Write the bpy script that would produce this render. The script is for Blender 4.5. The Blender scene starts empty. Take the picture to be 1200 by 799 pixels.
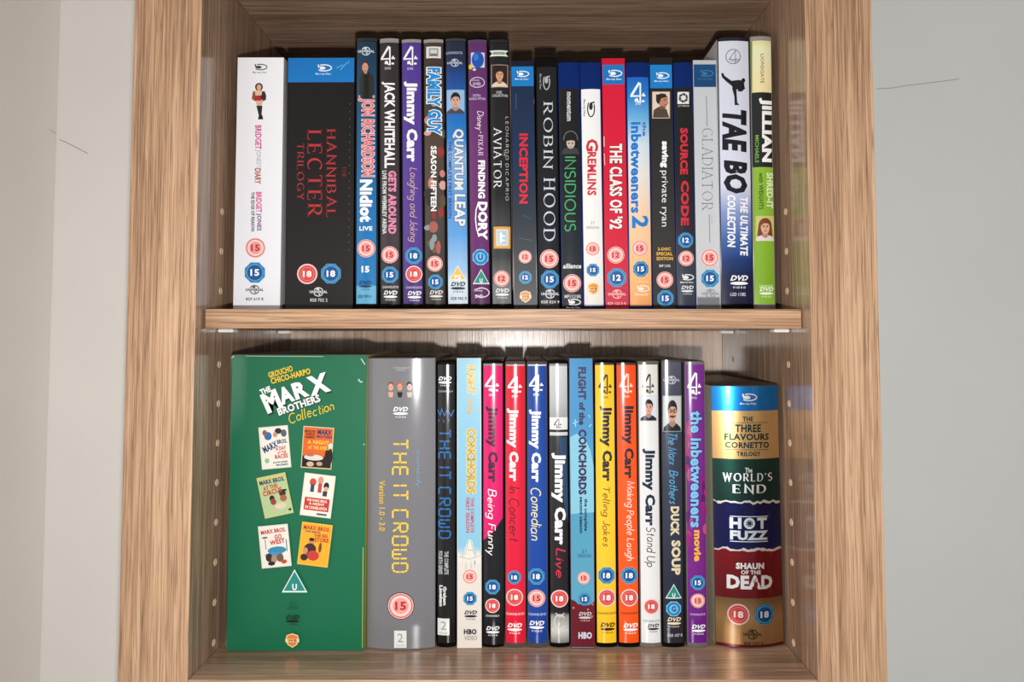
import bpy, bmesh, math, random
from math import sin, cos, tan, radians, pi, atan2, hypot
from mathutils import Vector, Matrix
random.seed(7)
C = bpy.context.scene.collection
SC = bpy.context.scene

# ------------------------------------------------------------------ camera, light, exposure
D = 0.447            # camera to the front of the bookcase (m)
EZ = 1.35            # eye height
FPX, PCX, PCY = 850.0, 602.0, 355.0
PITCH = math.atan(41.0 / 850.0)
cam = bpy.data.cameras.new('camera')
cam.sensor_width = 36.0
cam.lens = FPX / 1200.0 * 36.0
cam.shift_x = (600.0 - PCX) / 1200.0
cam.shift_y = (PCY - 399.5) / 1200.0
cam.clip_start = 0.01
camo = bpy.data.objects.new('camera', cam)
C.objects.link(camo)
camo.location = (0, -D, EZ)
camo.rotation_euler = (pi / 2 + PITCH, 0, 0)
SC.camera = camo

w = bpy.data.worlds.new('room_light')
w.use_nodes = True
w.node_tree.nodes['Background'].inputs[0].default_value = (1.0, 0.985, 0.965, 1)
w.node_tree.nodes['Background'].inputs[1].default_value = 0.41
SC.world = w

fl = bpy.data.lights.new('phone_flash', 'POINT')
fl.energy = 8.5
fl.shadow_soft_size = 0.006
fl.color = (1.0, 0.985, 0.965)
flo = bpy.data.objects.new('phone_flash', fl)
C.objects.link(flo)
flo.location = (0.004, -D - 0.004, EZ - 0.045)

SC.view_settings.view_transform = 'Standard'
SC.view_settings.look = 'None'
SC.view_settings.gamma = 1.0
SC.view_settings.use_curve_mapping = False
SC.view_settings.exposure = 0.0


def at(px, py, Y):
    """photo pixel -> point on the vertical plane y = Y"""
    a, b = (px - PCX) / FPX, (PCY - py) / FPX
    dy = cos(PITCH) - b * sin(PITCH)
    dz = sin(PITCH) + b * cos(PITCH)
    s = (Y + D) / dy
    return Vector((a * s, Y, EZ + dz * s))


def lin(c):
    out = []
    for v in c[:3]:
        v = v / 255.0
        out.append(v / 12.92 if v <= 0.04045 else ((v + 0.055) / 1.055) ** 2.4)
    return tuple(out)


def ink(c):
    """printed ink: deep, slightly denser than the plain colour"""
    return tuple(max(0.0018, v * 1.01 - 0.0095) for v in lin(c))


# ------------------------------------------------------------------ materials
def mat(name):
    m = bpy.data.materials.new(name)
    m.use_nodes = True
    nt = m.node_tree
    return m, nt, nt.nodes['Principled BSDF']


def plain(name, col, rough=0.5, metal=0.0, coat=0.0, trans=0.0):
    m, nt, p = mat(name)
    p.inputs['Base Color'].default_value = (*lin(col), 1)
    p.inputs['Roughness'].default_value = rough
    p.inputs['Metallic'].default_value = metal
    p.inputs['Coat Weight'].default_value = coat
    p.inputs['Coat Roughness'].default_value = 0.15
    p.inputs['Transmission Weight'].default_value = trans
    return m


def print_mat(name, rough, coat, coat_rough, metal=0.0, fibre=0.0):
    """printed paper: colour from the print itself, a little paper grain"""
    m, nt, p = mat(name)
    a = nt.nodes.new('ShaderNodeAttribute')
    a.attribute_name = 'Col'
    n = nt.nodes.new('ShaderNodeTexNoise')
    n.inputs['Scale'].default_value = 900
    tc = nt.nodes.new('ShaderNodeTexCoord')
    nt.links.new(tc.outputs['Object'], n.inputs['Vector'])
    mx = nt.nodes.new('ShaderNodeMix')
    mx.data_type = 'RGBA'
    mx.blend_type = 'MULTIPLY'
    mx.inputs[0].default_value = 0.10
    nt.links.new(a.outputs['Color'], mx.inputs[6])
    nt.links.new(n.outputs['Fac'], mx.inputs[7])
    nt.links.new(mx.outputs[2], p.inputs['Base Color'])
    p.inputs['Roughness'].default_value = rough
    p.inputs['Metallic'].default_value = metal
    p.inputs['Specular IOR Level'].default_value = 0.1 if coat > 0.7 or name == 'case_plastic' else 0.3
    p.inputs['Coat IOR'].default_value = 1.48
    p.inputs['Coat Weight'].default_value = coat
    p.inputs['Coat Roughness'].default_value = coat_rough
    if fibre:
        bm_ = nt.nodes.new('ShaderNodeBump')
        bm_.inputs['Strength'].default_value = fibre
        bm_.inputs['Distance'].default_value = 0.0002
        n2 = nt.nodes.new('ShaderNodeTexNoise')
        n2.inputs['Scale'].default_value = 60
        nt.links.new(tc.outputs['Object'], n2.inputs['Vector'])
        nt.links.new(n2.outputs['Fac'], bm_.inputs['Height'])
        nt.links.new(bm_.outputs['Normal'], p.inputs['Normal'])
        nt.links.new(bm_.outputs['Normal'], p.inputs['Coat Normal'])
    return m


M_SLEEVE = print_mat('glossy_sleeve_print', 0.5, 1.0, 0.165)
M_GLOSS = print_mat('varnished_card_print', 0.5, 0.8, 0.13, fibre=0.15)
M_CARD = print_mat('card_print', 0.42, 0.25, 0.25, fibre=0.25)
M_FOIL = print_mat('foil_print', 0.33, 0.6, 0.15, metal=0.8, fibre=0.5)
M_PLASTIC = print_mat('case_plastic', 0.36, 0.15, 0.2)


def wood(name, axis, c1, c2, c3, rough, spec=0.5, seed=0.0, bump=0.25):
    """oak laminate; grain runs along axis"""
    m, nt, p = mat(name)
    L = nt.links.new
    N = nt.nodes.new
    tc = N('ShaderNodeTexCoord')

    def noise(across, along, detail, rgh, dist=0.0, off=0.0):
        mp = N('ShaderNodeMapping')
        s = [across] * 3
        s[axis] = along
        mp.inputs['Scale'].default_value = s
        mp.inputs['Location'].default_value = (off + seed, off * 1.7 + seed, off * 0.6)
        L(tc.outputs['Object'], mp.inputs['Vector'])
        n = N('ShaderNodeTexNoise')
        n.inputs['Scale'].default_value = 1.0
        n.inputs['Detail'].default_value = detail
        n.inputs['Roughness'].default_value = rgh
        n.inputs['Distortion'].default_value = dist
        L(mp.outputs['Vector'], n.inputs['Vector'])
        return n.outputs['Fac']

    wide = noise(52, 2.0, 3, 0.55, 0.5)
    mid = noise(380, 6, 3, 0.6, 0.8, 3.1)
    fine = noise(1150, 17, 2, 0.6, 0.45, 7.7)
    pore = noise(900, 24, 2, 0.5, 0.6, 12.3)

    def mathn(op, a, b):
        n = N('ShaderNodeMath')
        n.operation = op
        for i, v in enumerate((a, b)):
            if isinstance(v, (int, float)):
                n.inputs[i].default_value = v
            else:
                L(v, n.inputs[i])
        return n.outputs[0]
    s = mathn('ADD', mathn('ADD', mathn('MULTIPLY', wide, 0.28), mathn('MULTIPLY', mid, 0.34)), mathn('MULTIPLY', fine, 0.38))
    r = N('ShaderNodeValToRGB')
    r.color_ramp.elements[0].position = 0.39
    r.color_ramp.elements[0].color = (*lin(c1), 1)
    r.color_ramp.elements[1].position = 0.61
    r.color_ramp.elements[1].color = (*lin(c3), 1)
    e = r.color_ramp.elements.new(0.5)
    e.color = (*lin(c2), 1)
    L(s, r.inputs[0])
    pr = N('ShaderNodeValToRGB')
    pr.color_ramp.elements[0].position = 0.56
    pr.color_ramp.elements[0].color = (0, 0, 0, 1)
    pr.color_ramp.elements[1].position = 0.66
    pr.color_ramp.elements[1].color = (1, 1, 1, 1)
    L(pore, pr.inputs[0])
    mx = N('ShaderNodeMix')
    mx.data_type = 'RGBA'
    L(mathn('MULTIPLY', pr.outputs[0], 0.55), mx.inputs[0])
    L(r.outputs[0], mx.inputs[6])
    mx.inputs[7].default_value = (*lin([v * 0.80 for v in c1]), 1)
    L(mx.outputs[2], p.inputs['Base Color'])
    b = N('ShaderNodeBump')
    b.inputs['Strength'].default_value = bump
    b.inputs['Distance'].default_value = 0.0003
    L(fine, b.inputs['Height'])
    L(b.outputs['Normal'], p.inputs['Normal'])
    p.inputs['Roughness'].default_value = rough
    p.inputs['Specular IOR Level'].default_value = spec
    return m


OAK = ((132, 99, 74), (178, 139, 107), (210, 173, 140))
OAKI = ((120, 94, 76), (158, 128, 105), (190, 160, 137))
W_SIDE = wood('oak_laminate_upright', 2, *OAKI, 0.17, 0.6, bump=0.07)
W_FRONT = wood('oak_laminate_upright_front', 2, *OAK, 0.45, 0.4, seed=2.3)
W_LEVEL = wood('oak_laminate_level', 0, *OAKI, 0.24, 0.6, seed=5.1, bump=0.12)
W_EDGE = wood('oak_laminate_edge', 0, *OAK, 0.45, 0.4, seed=7.7)
W_BACK = wood('oak_laminate_back', 2, (160, 130, 110), (186, 158, 136), (208, 184, 164), 0.24, 0.6, seed=9.4)
M_PLUG = plain('hole_plug_cream', (216, 190, 156), 0.6)
M_PIN = plain('clear_pin_plastic', (232, 228, 220), 0.2, 0, 0.6)
M_FLOOR = plain('floor_carpet', (150, 140, 130), 0.9)
M_CRACK = plain('dark_hairline', (140, 138, 134), 0.8)


def wall_mat(name, col):
    m, nt, p = mat(name)
    tc = nt.nodes.new('ShaderNodeTexCoord')
    n = nt.nodes.new('ShaderNodeTexNoise')
    n.inputs['Scale'].default_value = 9
    n.inputs['Detail'].default_value = 4
    nt.links.new(tc.outputs['Object'], n.inputs['Vector'])
    r = nt.nodes.new('ShaderNodeValToRGB')
    r.color_ramp.elements[0].position = 0.3
    r.color_ramp.elements[0].color = (*lin([v * 0.985 for v in col]), 1)
    r.color_ramp.elements[1].position = 0.7
    r.color_ramp.elements[1].color = (*lin(col), 1)
    nt.links.new(n.outputs['Fac'], r.inputs[0])
    nt.links.new(r.outputs[0], p.inputs['Base Color'])
    b = nt.nodes.new('ShaderNodeBump')
    b.inputs['Strength'].default_value = 0.08
    b.inputs['Distance'].default_value = 0.001
    n2 = nt.nodes.new('ShaderNodeTexNoise')
    n2.inputs['Scale'].default_value = 260
    nt.links.new(tc.outputs['Object'], n2.inputs['Vector'])
    nt.links.new(n2.outputs['Fac'], b.inputs['Height'])
    nt.links.new(b.outputs['Normal'], p.inputs['Normal'])
    p.inputs['Roughness'].default_value = 0.75
    return m


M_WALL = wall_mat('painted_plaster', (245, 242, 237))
M_WALL2 = wall_mat('plaster_greyer', (228, 230, 226))  # slightly greyer tone for the right half of the back wall


# ------------------------------------------------------------------ mesh helpers
def link(name, me, m, parent=None):
    o = bpy.data.objects.new(name, me)
    if m:
        me.materials.append(m)
    C.objects.link(o)
    if parent is not None:
        o.parent = parent
    return o


def box(name, lo, hi, m, parent=None, bevel=0.0, origin=None):
    """box between two world corners; its origin sits at its base unless given"""
    lo, hi = Vector(lo), Vector(hi)
    c = Vector(((lo.x + hi.x) / 2, (lo.y + hi.y) / 2, lo.z)) if origin is None else Vector(origin)
    bm = bmesh.new()
    bmesh.ops.create_cube(bm, size=1)
    for v in bm.verts:
        v.co = Vector((lo[i] + (v.co[i] + 0.5) * (hi[i] - lo[i]) for i in range(3))) - c
    if bevel:
        bmesh.ops.bevel(bm, geom=list(bm.edges), offset=bevel, segments=2, affect='EDGES', profile=0.5)
    me = bpy.data.meshes.new(name)
    bm.to_mesh(me)
    bm.free()
    o = link(name, me, m, parent)
    pw = parent.location if parent is not None else Vector((0, 0, 0))
    o.location = c - pw
    return o


def tag(o, label=None, cat=None, group=None, kind=None):
    if label:
        o['label'] = label
    if cat:
        o['category'] = cat
    if group:
        o['group'] = group
    if kind:
        o['kind'] = kind
    return o


def empty(name, loc, roty=0.0):
    o = bpy.data.objects.new(name, None)
    o.empty_display_size = 0.02
    C.objects.link(o)
    o.location = loc
    o.rotation_euler = (0, roty, 0)
    return o


# ------------------------------------------------------------------ the room
XL, XR = -0.1964, 0.1832                    # inner faces of the bookcase
SH_Y = 0.0125                               # front of the loose shelf
SH_TOP, SH_BOT = EZ + 0.0184, EZ + 0.0060
FLOOR_Z, CEIL_Z = EZ - 0.2055, EZ + 0.2395
BACK_Y = 0.191
WALL_Y = 0.203
WX = at(58.5, 396, WALL_Y).x                # corner at the photo's left

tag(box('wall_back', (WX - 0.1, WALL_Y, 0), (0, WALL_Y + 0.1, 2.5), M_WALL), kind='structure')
tag(box('wall_back_right', (0, WALL_Y, 0), (1.3, WALL_Y + 0.1, 2.5), M_WALL2), kind='structure')
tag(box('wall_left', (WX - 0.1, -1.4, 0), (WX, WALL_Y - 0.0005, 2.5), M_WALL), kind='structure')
tag(box('floor', (WX - 0.1, -1.4, -0.1), (1.3, WALL_Y + 0.1, -0.0005), M_FLOOR), kind='structure')


def hairline(name, pts, r, parent):
    cu = bpy.data.curves.new(name, 'CURVE')
    cu.dimensions = '3D'
    cu.bevel_depth = r
    cu.bevel_resolution = 0
    sp = cu.splines.new('POLY')
    sp.points.add(len(pts) - 1)
    for q, p in zip(sp.points, pts):
        q.co = (*p, 1)
    tmp = bpy.data.objects.new('tmp', cu)
    me = bpy.data.meshes.new_from_object(tmp)
    bpy.data.objects.remove(tmp)
    o = link(name, me, M_CRACK, None)
    o.parent = parent
    o.matrix_parent_inverse = Matrix.Translation(-parent.location)
    return o


wb = bpy.data.objects['wall_back']
wr = bpy.data.objects['wall_back_right']
wl = bpy.data.objects['wall_left']
hairline('hairline_crack', [at(x, y, WALL_Y - 0.0001) for x, y in ((1027, 104), (1046, 103), (1064, 100), (1085, 97.5), (1105, 95), (1124, 92.5))], 0.00020, wr)
hairline('hairline_crack', [at(x, y, WALL_Y - 0.0001) for x, y in ((70, 163.5), (80, 168), (92, 174), (103, 180))], 0.00025, wb)
WXd = -(WX) * FPX
pl = []
for x, y in ((51, 152), (58, 156), (66, 160)):
    t = WXd / (PCX - x)
    p = at(x, y, t - D)
    pl.append((WX + 0.0001, p.y, p.z))
hairline('hairline_crack', pl, 0.00020, wl)

# ------------------------------------------------------------------ the bookcase
bc = empty('bookcase', ((XL + XR) / 2, 0.0955, 0))
tag(bc, 'tall oak laminate bookcase with thick upright sides holding two rows of film cases', 'bookcase')
XLo, XRo = at(147.8, 396, 0).x, at(1030.6, 396, 0).x
TOP = 2.05


def two_tone(o, m2, ax):
    """faces square to the given axes keep the inner laminate, the rest take the edge band"""
    o.data.materials.append(m2)
    for p in o.data.polygons:
        if abs(p.normal[ax]) < 0.97:
            p.material_index = 1


def panel(name, lo, hi, m, bevel=0.0006):
    o = box(name, lo, hi, m, bc, bevel)
    if m is W_SIDE:
        two_tone(o, W_FRONT, 0)
    elif m is W_LEVEL:
        two_tone(o, W_EDGE, 2)
    return o


sl = panel('side_panel', (XLo, 0, 0), (XL, WALL_Y - 0.002, TOP), W_SIDE)
sr = panel('side_panel', (XR, 0, 0), (XRo, WALL_Y - 0.002, TOP), W_SIDE)
g = 0.0002
panel('upper_board', (XL + g, 0, CEIL_Z), (XR - g, BACK_Y - g, CEIL_Z + 0.042), W_LEVEL)
panel('lower_board', (XL + g, 0, FLOOR_Z - 0.042), (XR - g, BACK_Y - g, FLOOR_Z), W_LEVEL)
panel('base_board', (XL + g, 0.01, 0.0), (XR - g, BACK_Y - g, 0.08), W_LEVEL)
panel('top_board', (XL + g, 0, TOP - 0.042), (XR - g, BACK_Y - g, TOP), W_LEVEL)
panel('back_panel', (XL + g, BACK_Y, 0), (XR - g, WALL_Y - 0.002, TOP), W_BACK, 0.0)


def plug_mesh():
    bm = bmesh.new()
    n = 14
    rings = []
    for r, h in ((0.0024, 0.0), (0.0023, 0.0003), (0.0018, 0.0003), (0.0015, 0.00012)):
        rings.append([bm.verts.new((h, r * cos(2 * pi * k / n), r * sin(2 * pi * k / n))) for k in range(n)])
    for a, b in zip(rings, rings[1:]):
        for k in range(n):
            bm.faces.new((a[k], a[(k + 1) % n], b[(k + 1) % n], b[k]))
    bm.faces.new(rings[-1])
    bmesh.ops.recalc_face_normals(bm, faces=bm.faces)
    me = bpy.data.meshes.new('hole_plug')
    bm.to_mesh(me)
    bm.free()
    me.materials.append(M_PLUG)
    return me


PLUG = plug_mesh()
HOLE_Y = 0.038
lowz, upz = (at(252, 753, HOLE_Y).z, at(258, 427, HOLE_Y).z), (at(258, 341, HOLE_Y).z, at(261, 248, HOLE_Y).z)
HOLES = [lowz[0] + (lowz[1] - lowz[0]) * k / 7 for k in range(8)] + [upz[0] + (upz[1] - upz[0]) * k / 2 for k in range(3)]
for side, X, rot in ((sl, XL, 0.0), (sr, XR, pi)):
    for z in HOLES:
        for yy in (HOLE_Y, 0.160):
            o = bpy.data.objects.new('hole_plug', PLUG)
            C.objects.link(o)
            o.parent = side
            o.location = Vector((X, yy, z)) - side.location - bc.location
            o.rotation_euler = (0, 0, rot)


def pin_mesh():
    bm = bmesh.new()
    bmesh.ops.create_cube(bm, size=1)
    for v in bm.verts:
        v.co = Vector((0.0055 + v.co.x * 0.0105, v.co.y * 0.009, -0.0011 + v.co.z * 0.0020))
    bmesh.ops.bevel(bm, geom=list(bm.edges), offset=0.0006, segments=2, affect='EDGES')
    me = bpy.data.meshes.new('shelf_pin')
    bm.to_mesh(me)
    bm.free()
    me.materials.append(M_PIN)
    return me


PIN = pin_mesh()
for X, rot in ((XL, 0.0), (XR, pi)):
    for yy in (HOLE_Y, 0.160):
        o = bpy.data.objects.new('shelf_pin', PIN)
        C.objects.link(o)
        o.parent = bc
        o.location = Vector((X, yy, SH_BOT - 0.0001)) - bc.location
        o.rotation_euler = (0, 0, rot)

shelf = box('shelf_board', (XL + 0.0008, SH_Y, SH_BOT), (XR - 0.0008, BACK_Y - 0.002, SH_TOP), W_LEVEL, None, 0.0005)
two_tone(shelf, W_EDGE, 2)
tag(shelf, 'loose oak laminate shelf board carrying the upper row of film cases on clear pins', 'shelf')


# ------------------------------------------------------------------ lettering
def arc(cx, cy, rx, ry, a0, a1, n=9):
    n = max(3, int(abs(a1 - a0) / 26))
    return [(cx + rx * cos(radians(a0 + (a1 - a0) * k / n)), cy + ry * sin(radians(a0 + (a1 - a0) * k / n))) for k in range(n + 1)]


def parse(s):
    out = []
    for st in s.split('|'):
        pts = []
        for tok in st.split():
            if tok[0] == '@':
                pts += arc(*[float(v) for v in tok[1:].split(',')])
            else:
                x, y = tok.split(',')
                pts.append((float(x), float(y)))
        out.append(pts)
    return out


SK = {k: parse(v) for k, v in {
    '#T': '0,1 .7,1|.35,1 .35,0', '#H': '0,0 0,1|.62,0 .62,1|0,.5 .62,.5', '#E': '.6,1 0,1 0,0 .6,0|0,.5 .6,.5', '#I': '0,1 0,0',
    '#C': '.6,1 0,1 0,0 .6,0', '#R': '0,0 0,1 .5,1 .6,.9 .6,.5 0,.5|.2,.5 .6,0', '#O': '0,0 0,1 .62,1 .62,0 0,0', '#W': '0,1 0,0 .62,0 .62,1|.31,0 .31,.62', '#D': '0,0 0,1 .48,1 .62,.82 .62,.18 .48,0 0,0',
    'A': '0,0 .38,1 .76,0|.14,.35 .62,.35', 'B': '0,0 0,1|0,1 .28,1 @.28,.76,.25,.24,90,-90 0,.52|.28,.52 @.3,.26,.3,.26,90,-90 0,0',
    'C': '@.42,.5,.42,.5,48,312', 'D': '0,0 0,1|0,1 .25,1 @.25,.5,.47,.5,90,-90 0,0', 'E': '0,0 0,1|0,1 .5,1|0,.52 .42,.52|0,0 .52,0',
    'F': '0,0 0,1|0,1 .5,1|0,.52 .42,.52', 'G': '@.42,.5,.42,.5,48,330|.52,.42 .84,.42 .84,.08', 'H': '0,0 0,1|.62,0 .62,1|0,.52 .62,.52',
    'I': '0,0 0,1', 'J': '.36,1 .36,.22 @.18,.22,.18,.22,0,-150', 'K': '0,0 0,1|.55,1 0,.42|.18,.58 .62,0', 'L': '0,0 0,1|0,0 .5,0',
    'M': '0,0 .06,1 .43,.08 .8,1 .86,0', 'N': '0,0 0,1 .66,0 .66,1', 'O': '@.45,.5,.45,.5,90,450', 'P': '0,0 0,1|0,1 .28,1 @.28,.74,.27,.26,90,-90 0,.48',
    'R': '0,0 0,1|0,1 .28,1 @.28,.74,.27,.26,90,-90 0,.48|.24,.48 .62,0', 'S': '@.27,.75,.25,.25,35,270 @.27,.25,.27,.25,90,-145',
    'T': '0,1 .7,1|.35,1 .35,0', 'U': '0,1 0,.32 @.32,.32,.32,.32,180,360 .64,1', 'V': '0,1 .36,0 .72,1', 'W': '0,1 .25,0 .5,.9 .75,0 1,1',
    'X': '0,0 .6,1|0,1 .6,0', 'Y': '0,1 .33,.5 .66,1|.33,.5 .33,0', "'": '0,1 -.04,.8', '.': '0,0 .03,0',
    'a': '@.25,.28,.25,.28,60,390|.5,.56 .5,.1 .6,0', 'b': '0,1 0,0|@.25,.28,.25,.28,160,-160', 'c': '@.26,.28,.26,.28,50,310',
    'd': '@.25,.28,.25,.28,0,360|.5,1 .5,0', 'e': '.02,.3 .48,.3 @.25,.28,.24,.28,0,310', 'f': '.4,.93 .25,1 .18,.85 .18,0|0,.55 .38,.55',
    'g': '@.25,.28,.25,.28,0,360|.5,.56 .5,-.15 @.25,-.15,.25,.2,0,-150', 'h': '0,1 0,0|@.21,.34,.21,.22,180,0 .42,0', 'i': '0,.56 0,0|0,.76 0,.84',
    'j': '.15,.56 .15,-.2 0,-.32|.15,.76 .15,.84', 'k': '0,1 0,0|.38,.56 0,.2|.12,.3 .42,0', 'l': '0,1 0,.05 .1,0',
    'm': '0,.56 0,0|@.16,.36,.16,.2,180,0 .32,0|@.48,.36,.16,.2,180,0 .64,0', 'n': '0,.56 0,0|@.2,.34,.2,.22,180,0 .4,0', 'o': '@.25,.28,.25,.28,90,450',
    'p': '0,.56 0,-.35|@.25,.28,.25,.28,180,530', 'r': '0,.56 0,0|0,.35 .12,.52 .3,.54', 's': '.38,.5 .2,.58 .05,.45 .35,.18 .2,0 0,.08',
    't': '.16,.85 .16,.08 .3,0|0,.56 .34,.56', 'u': '0,.56 0,.2 @.2,.2,.2,.2,180,360 .4,.56|.4,.56 .44,0', 'v': '0,.56 .2,0 .4,.56',
    'x': '0,.56 .38,0|.36,.56 0,0', 'w': '0,.56 .15,0 .3,.5 .45,0 .6,.56', 'y': '0,.56 .2,.05|.42,.56 .1,-.35', 'z': '0,.56 .4,.56 0,0 .4,0',
}.items()}


def ribbon(pts, wf, closed=False):
    """quads along a polyline; wf(dx, dy) is the stroke width for a direction"""
    pts = [p for i, p in enumerate(pts) if i == 0 or hypot(p[0] - pts[i - 1][0], p[1] - pts[i - 1][1]) > 1e-6]
    n = len(pts)
    if n < 2:
        return []
    loop = hypot(pts[0][0] - pts[-1][0], pts[0][1] - pts[-1][1]) < 1e-4
    L, R = [], []
    for i, (x, y) in enumerate(pts):
        a = pts[i - 1] if i > 0 else (pts[-2] if loop else None)
        b = pts[i + 1] if i < n - 1 else (pts[1] if loop else None)
        d1 = (x - a[0], y - a[1]) if a else None
        d2 = (b[0] - x, b[1] - y) if b else None
        d1 = d1 or d2
        d2 = d2 or d1
        l1, l2 = hypot(*d1), hypot(*d2)
        d1 = (d1[0] / l1, d1[1] / l1)
        d2 = (d2[0] / l2, d2[1] / l2)
        tx, ty = d1[0] + d2[0], d1[1] + d2[1]
        l = hypot(tx, ty)
        if l < 0.2:
            tx, ty, l = d1[0], d1[1], 1.0
        tx, ty = tx / l, ty / l
        h = (wf(*d1) + wf(*d2)) / 4
        c = max(0.45, tx * d1[0] + ty * d1[1])
        h /= c
        L.append((x - ty * h, y + tx * h))
        R.append((x + ty * h, y - tx * h))
    return [[R[i], R[i + 1], L[i + 1], L[i]] for i in range(n - 1)]


_cache = {}


def glyphs(s, style='b', weight=None, slant=0.0, track=0.0, extra=0.0):
    """convex polygons of a string in its own units, and their bounds"""
    key = (s, style, weight, slant, track, extra)
    if key in _cache:
        return _cache[key]
    polys = []
    if style in ('r', 'b', 'x', 'xx'):
        cu = bpy.data.curves.new('t', 'FONT')
        cu.body = s
        cu.resolution_u = 2
        cu.offset = {'r': 0.0, 'b': 0.022, 'x': 0.036, 'xx': 0.052}[style] + extra
        cu.space_character = 1.0 + track + {'r': 0, 'b': 0.03, 'x': 0.06, 'xx': .06}[style]
        ob = bpy.data.objects.new('t', cu)
        me = bpy.data.meshes.new_from_object(ob)
        vs = [(v.co.x + slant * v.co.y, v.co.y) for v in me.vertices]
        polys = [[vs[i] for i in p.vertices] for p in me.polygons]
        bpy.data.objects.remove(ob)
        bpy.data.meshes.remove(me)
        bpy.data.curves.remove(cu)
    else:
        wt = weight or {'serif': 0.15, 'thin': 0.05, 'script': 0.10, 'lcd': 0.10}[style]
        if style == 'serif':
            def wf(dx, dy):
                return wt * max(0.28, abs(sin(atan2(dy, dx) - radians(14))))
        else:
            def wf(dx, dy):
                return wt
        x = 0.0
        rnd = random.Random(len(s) * 7 + ord(s[0]))
        for ch in s:
            if ch == ' ':
                x += 0.38
                continue
            if ch == '.' and style != 'lcd':
                pass
            st = SK.get('#' + ch if style == 'lcd' else ch)
            if st is None:
                x += 0.3
                continue
            ax = [p[0] for q in st for p in q]
            wdt = max(ax) - min(ax)
            oy = rnd.uniform(-.05, .05) if style == 'script' else 0
            sc = rnd.uniform(.92, 1.08) if style == 'script' else 1
            for q in st:
                qq = [(x + (px - min(ax)), py * sc + oy) for px, py in q]
                if style == 'lcd':
                    for a, b in zip(qq, qq[1:]):
                        l = hypot(b[0] - a[0], b[1] - a[1])
                        k = max(1, round(l / 0.42))
                        for i in range(k):
                            t0, t1 = (i + 0.07) / k, (i + 0.93) / k
                            polys += ribbon([(a[0] + (b[0] - a[0]) * t, a[1] + (b[1] - a[1]) * t) for t in (t0, t1)], wf)
                    continue
                qq = [(px + slant * py, py) for px, py in qq]
                polys += ribbon(qq, wf)
                if style == 'serif' and len(q) < 7:
                    for e, nb in ((qq[0], qq[1]), (qq[-1], qq[-2])):
                        dx, dy = e[0] - nb[0], e[1] - nb[1]
                        if abs(dy) > abs(dx) * 0.6 and (e[1] < 0.02 or e[1] > 0.98) and ch != "'":
                            yy = 0.025 if e[1] < 0.5 else 0.975
                            polys.append([(e[0] - .15, yy - .025), (e[0] + .15, yy - .025), (e[0] + .15, yy + .025), (e[0] - .15, yy + .025)])
                        elif abs(dx) > abs(dy) * 2 and len(q) == 2 and ch in 'EFTLZ' and not (e[0] - x < .05 and ch != 'T'):
                            s_ = 1 if e[1] < 0.3 else -1
                            if ch in 'EFL' or True:
                                polys.append([(e[0] - .03, e[1] - .01), (e[0] + .03, e[1] - .01), (e[0] + .03, e[1] + s_ * .17), (e[0] - .01, e[1] + s_ * .17)][::s_])
            x += wdt + 0.20 + track + (wt if style in ('serif', 'lcd') else wt * 0.6) + (0.06 if style == 'serif' else -0.06 if style == 'script' else 0)
    xs = [p[0] for q in polys for p in q]
    ys = [p[1] for q in polys for p in q]
    _cache[key] = (polys, (min(xs), max(xs), min(ys), max(ys)))
    return _cache[key]


def frame(cx, cy, sx, sy, ang=0.0):
    """unit square centred on 0 -> photo pixels, turned clockwise by ang"""
    a = radians(ang)
    ca, sa = cos(a), sin(a)
    return lambda u, v: (cx + u * sx * ca + v * sy * sa, cy + u * sx * sa - v * sy * ca)


def text_polys(s, fr, **kw):
    polys, (x0, x1, y0, y1) = glyphs(s, **kw)
    if kw.get('extra'):                      # an outline keeps the fit of the letters it surrounds
        x0, x1, y0, y1 = glyphs(s, **{**kw, 'extra': 0.0})[1]
    return [[fr((x - x0) / (x1 - x0) - 0.5, (y - y0) / (y1 - y0) - 0.5) for x, y in q] for q in polys]


def disc(cx, cy, rx, ry=None, n=18, a0=0.0):
    ry = ry or rx
    return [[(cx + rx * cos(2 * pi * k / n + a0), cy + ry * sin(2 * pi * k / n + a0)) for k in range(n)]]


def rect(x0, x1, y0, y1):
    return [[(x0, y0), (x1, y0), (x1, y1), (x0, y1)]]


def ring(cx, cy, r, wd, n=24, ry=None, a0=0, a1=360):
    ry = ry or r
    return ribbon([(cx + r * cos(radians(a0 + (a1 - a0) * k / n)), cy + ry * sin(radians(a0 + (a1 - a0) * k / n))) for k in range(n + 1)], lambda a, b: wd)


def line(pts, wd):
    return ribbon(pts, lambda a, b: wd)


def clip(poly, x, keep_less):
    out = []
    n = len(poly)
    for i in range(n):
        a, b = poly[i], poly[(i + 1) % n]
        ia = (a[0] <= x) if keep_less else (a[0] >= x)
        ib = (b[0] <= x) if keep_less else (b[0] >= x)
        if ia:
            out.append(a)
        if ia != ib:
            t = (x - a[0]) / (b[0] - a[0])
            out.append((x, a[1] + (b[1] - a[1]) * t))
    return out


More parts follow.
